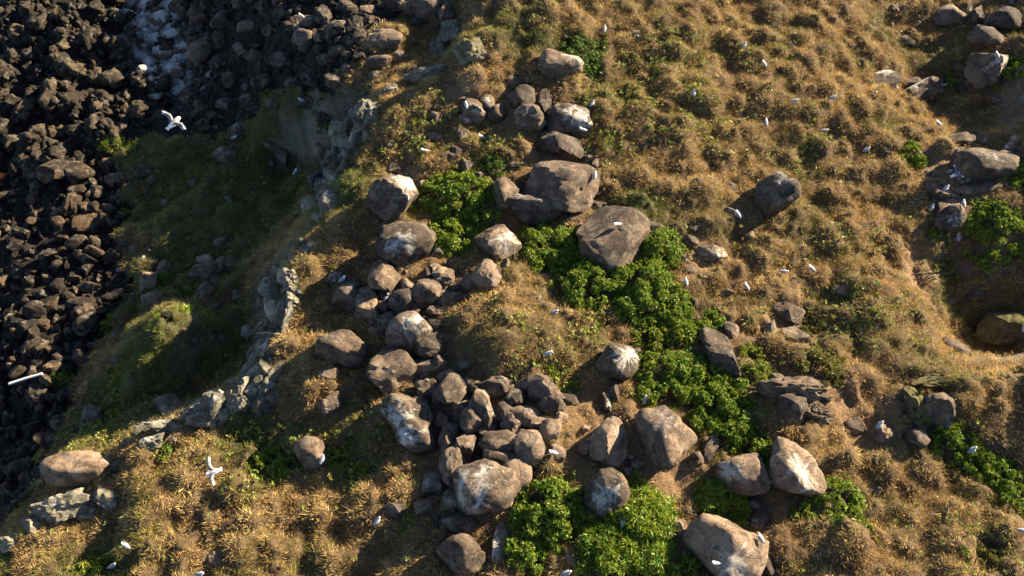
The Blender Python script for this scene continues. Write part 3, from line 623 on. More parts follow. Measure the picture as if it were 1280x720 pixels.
# stones that fill the heap, and stones sunk in the grass
def fill(poly, n, smin, smax, zone, noun, kd, grp, tone, gu, avoid):
    for (px, py, s) in scatter(poly, n, smin, smax, rr, avoid, z=-.2):
        k_ = kd[rr.randrange(len(kd))]; tn = rr.uniform(*tone)
        put_rock({"heap": "heap_rock", "spine": "ridge_rock", "corner": "scattered_rock", "slope": "slope_rock"}.get(zone, "stone"), px, py, s * rr.uniform(.85, 1.3), s * rr.uniform(.65, 1.05), rr.uniform(0, 180), k_, rr.randrange(20), 3, M_ROCK,
                 auto_label(px, py, s, s, k_, tn, noun, MARKS[zone]), "rock", grp, tn, rr.uniform(0, gu), 0, cz=.9, sit=.35, tilt=25)
fill([(466,330),(540,325),(640,330),(650,356),(600,372),(556,392),(556,430),(500,445),(468,430),(452,395)], 55, 8, 26, 'heap', 'rock', ['block', 'slab', 'block', 'crag'], HEAP[1], (.1, .8), .5, .42)
fill([(480,455),(560,450),(640,462),(706,475),(722,520),(706,580),(660,600),(640,640),(560,668),(520,650),(536,580),(500,540)], 80, 7, 22, 'heap', 'rock', ['block', 'slab', 'block', 'crag'], HEAP[1], (.1, .8), .5, .42)
MARKS['spine'] = [(600,140,"on the upper ridge beside grass"),(670,140,"among the ridge boulders"),(650,230,"around the dark broad boulder"),(740,255,"behind the tan gull boulder"),(540,200,"left of the upper green shrub"),(500,250,"beside the large pale boulder")]
fill([(470,200),(560,120),(650,95),(720,110),(750,200),(780,260),(720,290),(640,280),(560,200),(520,260),(480,290)], 55, 6, 22, 'spine', 'rock', ['block', 'slab', 'block', 'round'], "rocks along the boulder spine", (.1, .9), .6, .55)
MARKS['corner'] = [(1190,20,"by the row of dark boulders"),(1230,80,"scattered around the tall whitened block"),(1130,100,"near the white-spattered boulder"),(1220,200,"scattered around the broad pitted boulder"),(1190,260,"beside the bright green shrub's gulls")]
fill([(1080,0),(1280,0),(1280,150),(1270,260),(1160,270),(1150,180),(1080,110)], 55, 6, 22, 'corner', 'rock', ['block', 'slab', 'block', 'round'], "rocks by the whitened boulders", (.1, .9), .9, .6)
fill([(600,0),(1280,0),(1280,470),(960,500),(880,420),(860,280),(780,220),(640,120)], 75, 5, 15, 'grass', 'stone', ['block', 'slab', 'round'], SMALL[1], (.2, 1), .8, .8)
fill([(720,430),(960,560),(1090,540),(1130,620),(980,660),(940,720),(700,720),(700,560)], 34, 5, 15, 'soil', 'stone', ['block', 'slab', 'round'], SOIL[1], (.2, 1), .8, .7)
fill([(140,180),(300,150),(400,180),(380,280),(320,340),(300,440),(200,480),(150,430)], 50, 6, 20, 'slope', 'rock', ['block', 'slab', 'round'], SLOPE[1], (0, .6), .6, .8)

# white-crusted rocks between lava and gully
for k, (px, py, w, h) in enumerate([(180,6,22,18),(198,22,26,20),(178,30,20,16),(215,40,24,20),(190,48,24,18),(205,66,26,20),(228,62,20,18),(188,76,20,16),(218,88,26,20),(200,100,24,18),(238,98,22,16),(222,112,24,16),(240,120,18,14),(185,98,16,14),(195,118,18,14)]):
    put_rock("crusted_rock", px, py, w, h, (k * 47) % 180, 'block', k % 14, 3, M_ROCK, f"{['broad', 'mid-sized', 'small'][0 if w > 23 else 1 if w > 19 else 2]} white-crusted rock {['at the far end of', 'in the middle of', 'at the near end of'][0 if py < 45 else 1 if py < 95 else 2]} the pale shaded patch", "rock", "white-crusted rocks", .4, 1.3, 0, cz=.6, sit=.2)

# small rubble nobody could count
def rubble(name, poly_px, n, smin, smax, mat, kd, label, zf):
    v0 = [rock_verts(900 + q, 2, kd) for q in range(6)]
    V = []; F = []; off = 0
    px = []; py = []
    while len(px) < n:
        a, b = rr.uniform(min(p[0] for p in poly_px), max(p[0] for p in poly_px)), rr.uniform(min(p[1] for p in poly_px), max(p[1] for p in poly_px))
        if in_poly(np.array([a]), np.array([b]), poly_px)[0]: px.append(a); py.append(b)
    H = hit(np.array(px), np.array(py), zf)
    for p in H:
        s = (smin + (smax - smin) * rr.random() ** 2) / 2 * 36 / FPX
        v, f = v0[rr.randrange(6)]
        R = np.array(Euler((rr.uniform(-.6, .6), rr.uniform(-.6, .6), rr.uniform(0, 6.28))).to_matrix())
        w = (v * np.array([s, s * rr.uniform(.6, 1), s * rr.uniform(.5, .85)])) @ R.T + p + np.array([0, 0, s * .25])
        V.append(w); F.append(f + off); off += len(w)
    o = link(name, np_mesh(name, np.concatenate(V), np.concatenate(F), mat)); o["kind"] = "stuff"; o["label"] = label; o["category"] = "rubble"
    o["tone"] = .5; o["guano"] = 0.0; o["moss"] = 0.0
    return o
rubble("lava_rubble", LAVA_PX, 700, 4, 11, M_LAVA, 'lava', "crumbled dark lava filling the gaps of the jagged outcrop", zbase)
rubble("shore_rubble", BEACH_PX, 900, 3, 9, M_SHORE, 'block', "small dark stones filling the gaps between the shore rocks", zbase)
rubble("gully_rubble", GUL_PX, 500, 4, 10, M_SHORE, 'block', "small dark stones on the floor of the shaded gully", zbase)
rubble("heap_rubble", [(470,340),(600,340),(640,360),(560,400),(560,450),(700,470),(720,570),(660,600),(560,660),(520,560),(480,470)], 420, 3, 9, M_ROCK, 'block', "small brown stones filling the gaps of the rock heap", zbase)
# ------------------------------------------------------------------ tussock mounds raised on the ground
RK = np.array(ROCKS)
def near_rock(x, y, grow=0.15):
    m = np.zeros(np.shape(x), bool)
    for r in RK:
        m |= (x - r[0]) ** 2 + (y - r[1]) ** 2 < (r[3] * .8 + grow) ** 2
    return m
BRIGHT = (.165, .23, .02); DEEP = (.085, .14, .018); LIME = (.19, .225, .025); DULL = (.16, .155, .03)
STRIP = ("bright green leafy shrub in the dense strip of greenery between the boulders", "shrubs of the dense green strip")
LOW = ("low yellow-green leafy plant growing among the dry grass tussocks", "low leafy plants in the dry grass")
SLG = ("small green plant on the shaded slope above the shore", "small plants on the slope above the shore")
BUSH = [
 (567,238,104,66,.75,0,BRIGHT,"wide bright green shrub between the pale boulders at the heap's top",None),
 (562,292,66,58,.6,0,BRIGHT,"bright green shrub under the wide one, beside the tilted egg-shaped boulder",None),
 (605,272,50,34,.5,0,BRIGHT,"green shrub reaching towards the dark broad boulder",None),
 (577,316,22,20,.35,0,LIME,"tiny lime green shrub at the top of the rock heap",None),
 (620,205,44,30,.4,0,DEEP,"thin green shrub beside the smooth tan boulder",None),
 (727,68,62,62,.6,0,DEEP,"dark green rounded shrub by the oblong pale boulder near the ridge",None),
 (753,54,18,26,.4,0,DEEP,"small dark green shrub standing apart beside the rounded one",None),
 (683,303,84,80,.7,0,BRIGHT,"large green shrub in front of the dark broad boulder",None),
 (733,345,88,88,.7,0,BRIGHT,"large green shrub left of the tan boulder with a gull",None),
 (827,305,62,62,.6,0,BRIGHT,"green shrub right of the tan boulder with a gull",None),
 (800,345,80,60,.7,0,BRIGHT,"uppermost shrub of the green strip, under the tan gull boulder",None),(820,375,86,60,.7,0,BRIGHT,"green shrub bulging into bare soil beside small stones in the strip",None),(790,385,50,44,.6,0,BRIGHT,"green shrub on the strip's grassy left side near a gull",None),(880,402,52,46,.5,0,BRIGHT,"outlying green shrub just above the tall leaning brown slab",None),(845,415,60,44,.55,0,BRIGHT,"green shrub between the strip's middle and the tall leaning slab",None),(815,420,60,44,.5,0,LIME,"lime-tinged shrub in the strip above the white-capped grey boulder",None),
 (825,455,70,50,.55,0,BRIGHT,"green shrub touching the white-capped grey boulder",None),(860,460,60,56,.6,0,BRIGHT,"green shrub filling the strip's middle left of the leaning slab",None),(835,490,80,44,.6,0,BRIGHT,"green shrub of the strip beside the slender stone's gull",None),(885,500,76,54,.65,0,BRIGHT,"green shrub at the strip's widest part below the leaning slab",None),(910,530,66,50,.6,0,BRIGHT,"green shrub of the strip above the smooth white-faced boulder",None),(875,528,50,34,.5,0,BRIGHT,"green shrub of the strip above the tall white-banded boulder",None),(935,555,60,40,.5,0,BRIGHT,"last shrub of the strip, against the smooth white-faced boulder",None),(925,490,40,40,.5,0,BRIGHT,"green shrub on the strip's side facing the bare brown ledge",None),(890,470,44,40,.5,0,BRIGHT,"green shrub at the foot of the tall leaning brown slab",None),
 (943,452,44,60,.5,0,LIME,"pale green shrub beside the tall leaning brown slab",None),
 (1028,456,64,50,.55,0,DULL,"yellowish olive shrub below the ragged brown rock",None),
 (1010,408,26,56,.25,0,DULL,"climbing pale green plant beside the flat reddish-brown rock",None),
 (683,635,92,90,.75,0,BRIGHT,"big green shrub right of the largest heap boulder",None),
 (655,690,60,54,.6,0,BRIGHT,"green shrub under the big one, near the tall white-streaked stone",None),
 (800,640,84,70,.6,1,BRIGHT,"strappy-leaved green plant right of the white radiating-streaked boulder",None),
 (757,682,76,70,.6,1,BRIGHT,"strappy-leaved green plant below the white radiating-streaked boulder",None),
 (830,704,90,50,.6,1,BRIGHT,"strappy-leaved green plant left of the biggest flat-topped boulder",None),
 (790,600,40,30,.35,1,LIME,"low strappy plant between pebbles and the radiating-streaked boulder",None),
 (902,624,64,60,.55,1,BRIGHT,"strappy green plant above the biggest flat-topped boulder",None),
 (966,580,34,44,.45,0,BRIGHT,"green shrub pressed against the long pale stained boulder",None),
 (1047,617,64,46,.55,0,BRIGHT,"green shrub right of the long pale stained boulder",None),
 (1058,645,50,38,.45,0,BRIGHT,"green shrub just below the one beside the long pale boulder",None),
 (1010,638,46,24,.35,0,BRIGHT,"low green shrub under the long pale stained boulder",None),
 (1083,668,28,26,.4,0,LIME,"little round green shrub alone in the dry grass",None),
 (1193,552,60,58,.5,0,BRIGHT,"green shrub below the pale split rock",None),
 (1222,582,50,44,.5,0,BRIGHT,"green shrub next to the gull below the pale split rock",None),
 (1250,592,56,50,.5,0,BRIGHT,"green shrub of the trailing band right of the gull",None),
 (1265,622,46,52,.5,0,BRIGHT,"lowest green shrub of the trailing band",None),
 (1230,690,50,40,.3,0,DULL,*LOW),(1243,282,78,66,.6,0,BRIGHT,"bright green shrub beside the rocks with two gulls",None),
 (1272,222,34,50,.5,0,BRIGHT,"green shrub beside the broad pitted boulder",None),
 (1268,84,40,46,.5,0,BRIGHT,"green shrub beside the tall whitened block",None),
 (1138,192,40,40,.45,0,BRIGHT,"rounded green shrub downhill of the white-spattered boulder",None),
 (1184,98,24,26,.35,0,LIME,"small green shrub behind the gull with raised wings",None),
 (1180,335,32,40,.3,0,DULL,"sparse olive shrub among fallen twigs",None),
 (1142,500,24,40,.3,0,DEEP,"dark green shrub on the moss-covered rock",None),
 (420,573,44,34,.4,0,BRIGHT,"green shrub right of the dome-shaped boulder with a gull",None),
 (340,577,62,50,.45,0,BRIGHT,"broad green shrub left of the dome-shaped boulder",None),
 (455,584,34,22,.3,0,LIME,*LOW),(470,522,16,16,.3,0,LIME,*LOW),(210,563,26,24,.35,0,LIME,*LOW),(300,548,44,26,.3,0,DULL,*LOW),(123,705,64,30,.35,0,LIME,*LOW),(510,652,22,20,.3,0,LIME,*LOW),(713,482,34,22,.3,0,BRIGHT,*LOW),(690,465,26,16,.3,0,BRIGHT,*LOW),(1165,290,18,24,.3,0,BRIGHT,*LOW),(985,72,14,12,.2,0,LIME,*LOW),(400,140,24,24,.3,0,DEEP,*SLG),(330,120,22,18,.3,0,DEEP,*SLG),
 (150,186,44,22,.4,1,LIME,"yellow-green grassy clump at the lit edge of the slope",None),
 (150,272,18,22,.3,1,LIME,*SLG),(140,400,26,16,.3,1,LIME,*SLG),(145,470,22,34,.3,1,LIME,*SLG),(140,520,28,40,.35,0,LIME,*SLG),(80,470,30,26,.3,1,DEEP,*SLG),(215,350,40,20,.3,1,DEEP,*SLG),(200,400,30,26,.3,1,LIME,*SLG),(240,388,36,24,.3,1,LIME,*SLG),(235,365,30,20,.3,1,DEEP,*SLG),
]
BF = []
for q in BUSH:
    p = hit1(q[0], q[1] + q[3] * .1, zbase); dep = (p - CAM) @ FWD; BF.append((p[0], p[1], q[2] / 2 * dep / FPX, q[3] / 2 * dep / FPX * 1.1))
def near_bush(x, y, k=1.0):
    m = np.zeros(np.shape(x), bool)
    for (a, b, c, d) in BF: m |= ((x - a) / c) ** 2 + ((y - b) / d) ** 2 < k
    return m
coreX = XX[iy0:iy0 + nyc, ix0:ix0 + nxc]; coreY = YY[iy0:iy0 + nyc, ix0:ix0 + nxc]
def core(a): return a[iy0:iy0 + nyc, ix0:ix0 + nxc]
patch = fbm2(XX, YY, 0.28, 3, 41)
grassd = (1 - np.clip(shore_m * 1.0, 0, 1)) * (1 - 0.88 * dirt_m) * np.clip(1.15 - np.clip(slope - .9, 0, 2) * 1.2, 0.06, 1)
grassd *= np.clip(.95 + patch * .5, .35, 1)
gsamp = make_sampler(grassd)
def visible(x, y, z, m=140):
    u, v, _ = project(np.stack([x, y, z], -1)); return (u > -m) & (u < 1280 + m) & (v > -m) & (v < 720 + m)
nM = 7500
mx = RNG.uniform(X0, X1, nM); my = RNG.uniform(Y0, Y1, nM)
keep = (gsamp(mx, my) > .45) & ~near_rock(mx, my, .25) & ~near_bush(mx, my, 1.2)
mx, my = mx[keep], my[keep]
mr = .16 + .65 * RNG.uniform(0, 1, len(mx)) ** 1.8; mh = mr * RNG.uniform(.2, .85, len(mx))
bump = np.zeros((nyc, nxc)); wcx = coreX + fbm2(coreX, coreY, 1.4, 3, 141) * .3; wcy = coreY + fbm2(coreX, coreY, 1.4, 3, 142) * .3
for x, y, r, h in zip(mx, my, mr, mh):
    i0 = max(int((x - r - X0) / STEP), 0); i1 = min(int((x + r - X0) / STEP) + 2, nxc); j0 = max(int((y - r - Y0) / STEP), 0); j1 = min(int((y + r - Y0) / STEP) + 2, nyc)
    if i1 <= i0 or j1 <= j0: continue
    d2 = ((wcx[j0:j1, i0:i1] - x) ** 2 + (wcy[j0:j1, i0:i1] - y) ** 2) / r ** 2
    bump[j0:j1, i0:i1] = np.maximum(bump[j0:j1, i0:i1], h * np.clip(1 - d2, 0, 1) ** .8)
bill = np.abs(fbm2(coreX, coreY, .62, 4, 151)) * .75 + np.clip(fbm2(coreX, coreY, 1.5, 3, 152), 0, 1) * .28
calm = np.clip(core(grassd) * 1.3 - .25, 0, 1) * np.clip(1 - near_bush(coreX, coreY, 1.0) * 1.0, 0, 1)
bump = np.maximum(bump, bill * calm) * .8 + .2 * bump
bump *= np.where(visible(coreX, coreY, core(ZZ), 130), 1.0, .15)
ZF = ZZ.copy(); ZF[iy0:iy0 + nyc, ix0:ix0 + nxc] += bump
zfin = make_sampler(ZF)
NY, NX = np.gradient(ZF, gy, gx); nxs = make_sampler(-NX); nys = make_sampler(-NY)

# ground sheet
soil = np.array([.07, .045, .027]); thatch = np.array([.10, .07, .035]); gr = np.array([.035, .04, .012]); bas = np.array([.022, .017, .014]); whit = np.array([.42, .42, .41]); brown = np.array([.20, .125, .072]); cliff = np.array([.12, .105, .085])
def lerp(a, b, m): return a + (b - a) * m[..., None]
vn = np.clip(.5 + fbm2(XX, YY, .6, 4, 51), 0, 1)
tint = lerp(np.broadcast_to(soil, XX.shape + (3,)), thatch, vn)
tint = lerp(tint, gr, np.clip(green_m, 0, 1) * .8)
tint = lerp(tint, brown, dirt_m * .7)
tint = lerp(tint, cliff, np.clip((slope - .95) / .6, 0, 1))
tint = lerp(tint, bas, np.clip(shore_m, 0, 1))
tint = lerp(tint, whit, np.clip(white_m - .25 + fbm2(XX, YY, 1.6, 4, 61) * 1.2, 0, 1) * white_m)
ny_, nx_ = XX.shape
idx = np.arange(nx_ * ny_).reshape(ny_, nx_)
faces = np.stack([idx[:-1, :-1], idx[:-1, 1:], idx[1:, 1:], idx[1:, :-1]], -1).reshape(-1, 4)
g = link("hillside_ground", np_mesh("hillside_ground", np.stack([XX, YY, ZF], -1).reshape(-1, 3), faces, M_GROUND, True, tint.reshape(-1, 3)))
g["kind"] = "structure"; g["label"] = "brown soil of the headland falling to a dark basalt shore"
msea, nt, n, l, b = newmat("sea_water")
b.inputs["Base Color"].default_value = (.01, .03, .04, 1); b.inputs["Roughness"].default_value = .12
geo = n.new("ShaderNodeNewGeometry"); bp = n.new("ShaderNodeBump"); bp.inputs["Strength"].default_value = .6
l.new(noise(n, l, geo.outputs["Position"], .8, 8, .6), bp.inputs["Height"]); l.new(bp.outputs[0], b.inputs["Normal"])
s = link("sea", np_mesh("sea", [(-1500, -1500, -10.2), (1500, -1500, -10.2), (1500, 1500, -10.2), (-1500, 1500, -10.2)], [[0, 1, 2, 3]], msea)); s["kind"] = "structure"; s["label"] = "dark sea water round the headland"

# ------------------------------------------------------------------ shrubs: photo x, y, width, height, height in m, leaf style, colour, label
def leaf_cluster(centres, normals, nleaf, length, width, rng, col, spread=.9):
    """rosettes of folded diamond leaves; returns verts, quads, tints"""
    n = len(centres); C = np.repeat(centres, nleaf, 0); Nn = np.repeat(normals, nleaf, 0); m = n * nleaf
    t = rng.normal(size=(m, 3)); t -= (t * Nn).sum(1)[:, None] * Nn; t /= np.linalg.norm(t, axis=1)[:, None] + 1e-9
    e = rng.uniform(.15, spread, m)[:, None]
    d = t * np.cos(e * 1.2) + Nn * np.sin(e * 1.2) + rng.normal(size=(m, 3)) * .12; d /= np.linalg.norm(d, axis=1)[:, None]
    sd = np.cross(d, Nn); sd /= np.linalg.norm(sd, axis=1)[:, None] + 1e-9; up = np.cross(sd, d)
    L = (length * rng.uniform(.65, 1.25, m))[:, None]; Wd = (width * rng.uniform(.75, 1.2, m))[:, None]
    b0 = C + d * L * .12; md = C + d * L * .55; tip = C + d * L - up * L * .12
    V = np.stack([b0, md + sd * Wd * .5 + up * Wd * .18, tip, md - sd * Wd * .5 + up * Wd * .18], 1).reshape(-1, 3)
    F = np.arange(m * 4).reshape(m, 4)
    base = np.repeat(rng.uniform(.7, 1.25, n), nleaf) * rng.uniform(.75, 1.25, m)
    hue = np.repeat(rng.normal(size=n) * .10, nleaf) + rng.normal(size=m) * .08
    T = np.stack([col[0] * base * (1 + hue * 1.6), col[1] * base, col[2] * base * (1 - hue)], 1).clip(.003, .8)
    return V, F, np.repeat(T, 4, 0)
def tube(pts, r0, r1, seg=5):
    pts = np.array(pts, float); V = []; F = []
    for i, p in enumerate(pts):
        d = pts[min(i + 1, len(pts) - 1)] - pts[max(i - 1, 0)]; d /= np.linalg.norm(d) + 1e-9
        a = np.cross(d, [.3, .2, 1]); a /= np.linalg.norm(a) + 1e-9; b_ = np.cross(d, a); r = r0 + (r1 - r0) * i / (len(pts) - 1)
        for k in range(seg):
            t = 2 * math.pi * k / seg; V.append(p + (a * math.cos(t) + b_ * math.sin(t)) * r)
    for i in range(len(pts) - 1):
        for k in range(seg): F.append([i * seg + k, i * seg + (k + 1) % seg, (i + 1) * seg + (k + 1) % seg, (i + 1) * seg + k])
    n0 = len(V); V.append(pts[0]); V.append(pts[-1])
    T = [[n0, (k + 1) % seg, k, k] for k in range(seg)]; e = (len(pts) - 1) * seg
    me_f = [list(f) for f in F]
    caps = [[n0, (k + 1) % seg, k] for k in range(seg)] + [[n0 + 1, e + k, e + (k + 1) % seg] for k in range(seg)]
    return np.array(V), me_f, caps
def poly_mesh(name, V, faces, mat, smooth=True):
    me = bpy.data.meshes.new(name); me.from_pydata([tuple(v) for v in V], [], faces); me.update()
    me.polygons.foreach_set("use_smooth", [smooth] * len(me.polygons)); me.materials.append(mat); return me
def tube_mesh(name, pts, r0, r1, mat, seg=6):
    V, q, c = tube(pts, r0, r1, seg); return poly_mesh(name, V, q + c, mat)

brng = np.random.default_rng(21)
PLANT_MARK = [(455,584,"right of the dome-shaped boulder's shrub"),(470,522,"beside the long white-splashed boulder"),(210,563,"below the whitish sunlit ledge"),(300,548,"under the diagonal rock rim"),(123,705,"on the open lower slope"),(510,652,"left of the heap's shadowed rocks"),(713,482,"at the heap's grassy upper corner"),(690,465,"at the foot of the dry knoll"),(1165,290,"left of the gulls' dark rock"),(985,72,"on the open upper slope"),(1230,690,"under the trailing band of shrubs"),
 (400,140,"against the shaded bluff"),(330,120,"on the gully floor"),(150,272,"above the shore under the yellow-green clump"),(140,400,"above the shore beside basalt rocks"),(145,470,"at the slope foot by the shore"),(140,520,"beside the dark brown shore crag"),(80,470,"among shore rocks near the pole"),(215,350,"right of the square orange-brown rock"),(200,400,"below the pinkish pitted rock"),(240,388,"on the sunlit hump of the slope"),(235,365,"in shade above the sunlit hump")]
for (px, py, w, h, ht, st, col, lb, grp) in BUSH:
    if grp in (LOW[1], SLG[1]):
        lb = ("low yellow-green plant " if grp == LOW[1] else "small green plant ") + min(PLANT_MARK, key=lambda m: (m[0] - px) ** 2 + (m[1] - py) ** 2)[2]
    p = hit1(px, py + h * .10, zbase); dep = (p - CAM) @ FWD
    a = w / 2 * dep / FPX * 1.12; b = h / 2 * dep / FPX * 1.18; ht = ht * min(1, .5 + .5 * min(a, b) / .7)
    root = bpy.data.objects.new("shrub" if st == 0 else "strappy_plant", None); COL.objects.link(root); root.location = (p[0], p[1], zbase(p[:1], p[1:2])[0])
    root.empty_display_size = .2
    root["label"] = lb; root["category"] = "shrub" if st == 0 else "plant"
    if grp: root["group"] = grp
    # leafy lobes
    nl = max(10, int(a * b * 30)); ang = brng.uniform(0, 6.283, nl); rad = np.sqrt(brng.uniform(0, 1, nl)) * np.where(brng.uniform(0, 1, nl) < .15, 1.22, .93)
    lx = np.cos(ang) * rad * a; ly = np.sin(ang) * rad * b
    lr = brng.uniform(.12, .30, nl) * min(1.15, .55 + min(a, b) * .5)
    gz = zbase(p[0] + lx, p[1] + ly) - root.location.z
    top = gz + ht * np.clip(1 - rad ** 2.2, .16, 1) * brng.uniform(.75, 1.05, nl)
    nros = np.maximum((lr ** 2 * (760 if st == 0 else 380)), 8).astype(int)
    Cs = []; Ns = []
    for k in range(nl):
        d = brng.normal(size=(nros[k], 3)); d[:, 2] = np.abs(d[:, 2]) * .9 + d[:, 2] * .1; d /= np.linalg.norm(d, axis=1)[:, None]
        c0 = np.array([lx[k], ly[k], top[k] - lr[k] * .7])
        Cs.append(c0 + d * lr[k] * brng.uniform(.55, 1.0, nros[k])[:, None]); Ns.append(d)
    Cs = np.concatenate(Cs); Ns = np.concatenate(Ns)
    ok = Cs[:, 2] > (zbase(p[0] + Cs[:, 0], p[1] + Cs[:, 1]) - root.location.z) + .02
    Cs = Cs[ok]; Ns = Ns[ok]
    if st == 0: V, F, T = leaf_cluster(Cs, Ns, 7, .092, .05, brng, col)
    else: V, F, T = leaf_cluster(Cs, Ns, 9, .26, .036, brng, col, 1.1)
    link("foliage", np_mesh("foliage", V, F, M_LEAF, False, T), parent=root)
    for k in range(min(5, nl)):
        q = np.array([lx[k], ly[k], top[k] - lr[k] * .3])
        f0 = np.array([lx[k] * .3, ly[k] * .3, zbase(p[0] + lx[k:k+1] * .3, p[1] + ly[k:k+1] * .3)[0] - root.location.z - .05])
        link("stem", tube_mesh("stem", [f0, (f0 + q) / 2 + [0, 0, .06], q], .022, .008, M_STEM, 5), parent=root)

# ------------------------------------------------------------------ grass (nobody could count it): blades in tufts
def grass(name, label, ntuft, nb, dens, colfun, lmin, lmax, bw, rng, spread=.07, lean=.75):
    x = rng.uniform(X0, X1, ntuft); y = rng.uniform(Y0, Y1, ntuft); z = zfin(x, y)
    k = visible(x, y, z) & (rng.uniform(0, 1, ntuft) < dens(x, y)); x, y, z = x[k], y[k], z[k]
    k = ~near_rock(x, y, -.05) & ~near_bush(x, y, .75); x, y, z = x[k], y[k], z[k]; n = len(x)
    nn = np.stack([nxs(x, y), nys(x, y), np.ones(n)], 1); nn /= np.linalg.norm(nn, axis=1)[:, None]
    colr = colfun(x, y, n, rng); ln = rng.uniform(lmin, lmax, n)
    tl = rng.normal(size=(n, 3)) * .5
    m = n * nb; R = lambda a: np.repeat(a, nb, 0)
    ang = rng.uniform(0, 6.283, m); rd = np.sqrt(rng.uniform(0, 1, m))
    off = np.stack([np.cos(ang) * rd, np.sin(ang) * rd, np.zeros(m)], 1)
    d = R(nn) + R(tl) + off * lean + rng.normal(size=(m, 3)) * .22; d[:, 2] = np.maximum(d[:, 2], .05); d /= np.linalg.norm(d, axis=1)[:, None]
    base = np.stack([R(x), R(y), R(z)], 1) + off * spread
    base[:, 2] -= .02
    L = (R(ln) * rng.uniform(.55, 1.2, m))[:, None]
    s = np.cross(d, rng.normal(size=(m, 3))); s /= np.linalg.norm(s, axis=1)[:, None] + 1e-9
    wd = (bw * rng.uniform(.6, 1.3, m))[:, None]
    tip = base + d * L; tip[:, 2] -= (L[:, 0] * .25 * rd)
    V = np.stack([base - s * wd * .5, base + s * wd * .5, tip], 1).reshape(-1, 3)
    T = R(colr * rng.uniform(.7, 1.3, n)[:, None]) * rng.uniform(.55, 1.5, m)[:, None]
    T = np.repeat(T, 3, 0).clip(.004, .8)
    o = link(name, np_mesh(name, V, np.arange(m * 3).reshape(m, 3), M_GRASS, False, T)); o["kind"] = "stuff"; o["label"] = label; o["category"] = "grass"
    print(name, "blades", m); return o
straw = np.array([.62, .43, .18]); tan = np.array([.43, .27, .105]); olive = np.array([.20, .185, .045]); rust = np.array([.29, .155, .06]); lush = np.array([.16, .21, .03]); deep = np.array([.055, .085, .02])
gms = make_sampler(green_m); hms = make_sampler(herb_m); bms_core = bump
bsm = make_sampler(ZF - ZZ)
def dry_col(x, y, n, rng):
    a = np.clip(.5 + fbm2(x, y, .7, 3, 71) * 1.3 + rng.normal(size=n) * .3, 0, 1)[:, None]
    b = np.clip(fbm2(x, y, .33, 3, 81) * 1.9 + rng.normal(size=n) * .28 - .05, 0, 1)[:, None]
    c = np.clip(fbm2(x, y, .5, 3, 91) * 1.6 + rng.normal(size=n) * .25 - .2, 0, 1)[:, None]
    t = tan + (straw - tan) * a; t = t + (olive - t) * b; t = t + (rust - t) * c * .6
    g = np.clip(gms(x, y) * 1.15 + rng.normal(size=n) * .2, 0, 1)[:, None]
    gg = lush + (deep - lush) * np.clip(.5 + fbm2(x, y, .6, 2, 101), 0, 1)[:, None]
    t = t + (gg - t) * g * .9
    h = np.clip(hms(x, y) * .6 + rng.normal(size=n) * .2, 0, 1)[:, None]
    return t + (olive * .9 - t) * h * .7
grng = np.random.default_rng(33)
grass("dry_grass", "dry straw-coloured tussock grass covering the headland between the rocks", 222000, 11, lambda x, y: gsamp(x, y), dry_col, .07, .30, .015, grng, spread=.2, lean=.35)

# low leafy ground cover between the tussocks
nH = 70000
x = grng.uniform(X0, X1, nH); y = grng.uniform(Y0, Y1, nH); z = zfin(x, y)
k = visible(x, y, z) & (grng.uniform(0, 1, nH) < np.clip(hms(x, y) * 1.1 * np.clip(.5 + fbm2(x, y, .7, 3, 111) * 1.6, 0, 1) + .03 * gsamp(x, y), 0, 1)) & (gsamp(x, y) > .15) & ~near_rock(x, y, 0)
x, y, z = x[k], y[k], z[k] + grng.uniform(.08, .2, k.sum()); n_ = len(x)
nn = np.stack([nxs(x, y), nys(x, y), np.ones(n_)], 1) + grng.normal(size=(n_, 3)) * .35; nn /= np.linalg.norm(nn, axis=1)[:, None]
V, F, T = leaf_cluster(np.stack([x, y, z], 1), nn, 7, .12, .07, grng, (.21, .24, .045))
o = link("ground_cover", np_mesh("ground_cover", V, F, M_LEAF, False, T)); o["kind"] = "stuff"; o["label"] = "low green herb leaves scattered through the dry grass"; o["category"] = "ground cover"
print("ground cover", n_)

# ------------------------------------------------------------------ gulls
WHITE = np.array([.78, .78, .77]); GREY = np.array([.25, .26, .29]); BLACK = np.array([.03, .03, .03])
def loft(prof, seg=10, colf=None):
    V = []; T = []; F = []
    for (x, z, ry, rz) in prof:
        for k in range(seg):
            t = 2 * math.pi * k / seg; V.append((x, math.cos(t) * ry * 1.3, z + math.sin(t) * rz)); T.append(colf(x, math.cos(t), math.sin(t)))
    n = len(prof)
    for i in range(n - 1):
        for k in range(seg): F.append([i * seg + k, (i + 1) * seg + k, (i + 1) * seg + (k + 1) % seg, i * seg + (k + 1) % seg])
    F.append(list(range(seg))[::1]); F.append([(n - 1) * seg + k for k in range(seg)][::-1])
    return V, F, T
def gull_mesh(name, V, F, T):
    me = poly_mesh(name, V, F, M_FEATHER); a = me.attributes.new("tint", 'FLOAT_COLOR', 'POINT')
    t = np.ones((len(V), 4), np.float32); t[:, :3] = np.array(T); a.data.foreach_set("color", t.ravel()); return me
STAND = [(-.24, .155, .012, .006), (-.17, .165, .035, .022), (-.10, .175, .065, .05), (0, .19, .085, .075), (.08, .20, .085, .08), (.13, .225, .065, .068), (.155, .27, .042, .045), (.17, .305, .040, .042), (.195, .315, .036, .036), (.215, .312, .02, .02)]
def stand_col(x, c, s):
    if x < -.2: return BLACK * 1.5
    return GREY if (x < .1 and s > -.25) else WHITE
gv = loft(STAND, 10, stand_col); G_STAND = gull_mesh("gull_body", *gv)
beakV = [(.21, .012, .318), (.21, -.012, .318), (.21, 0, .302), (.262, 0, .305)]
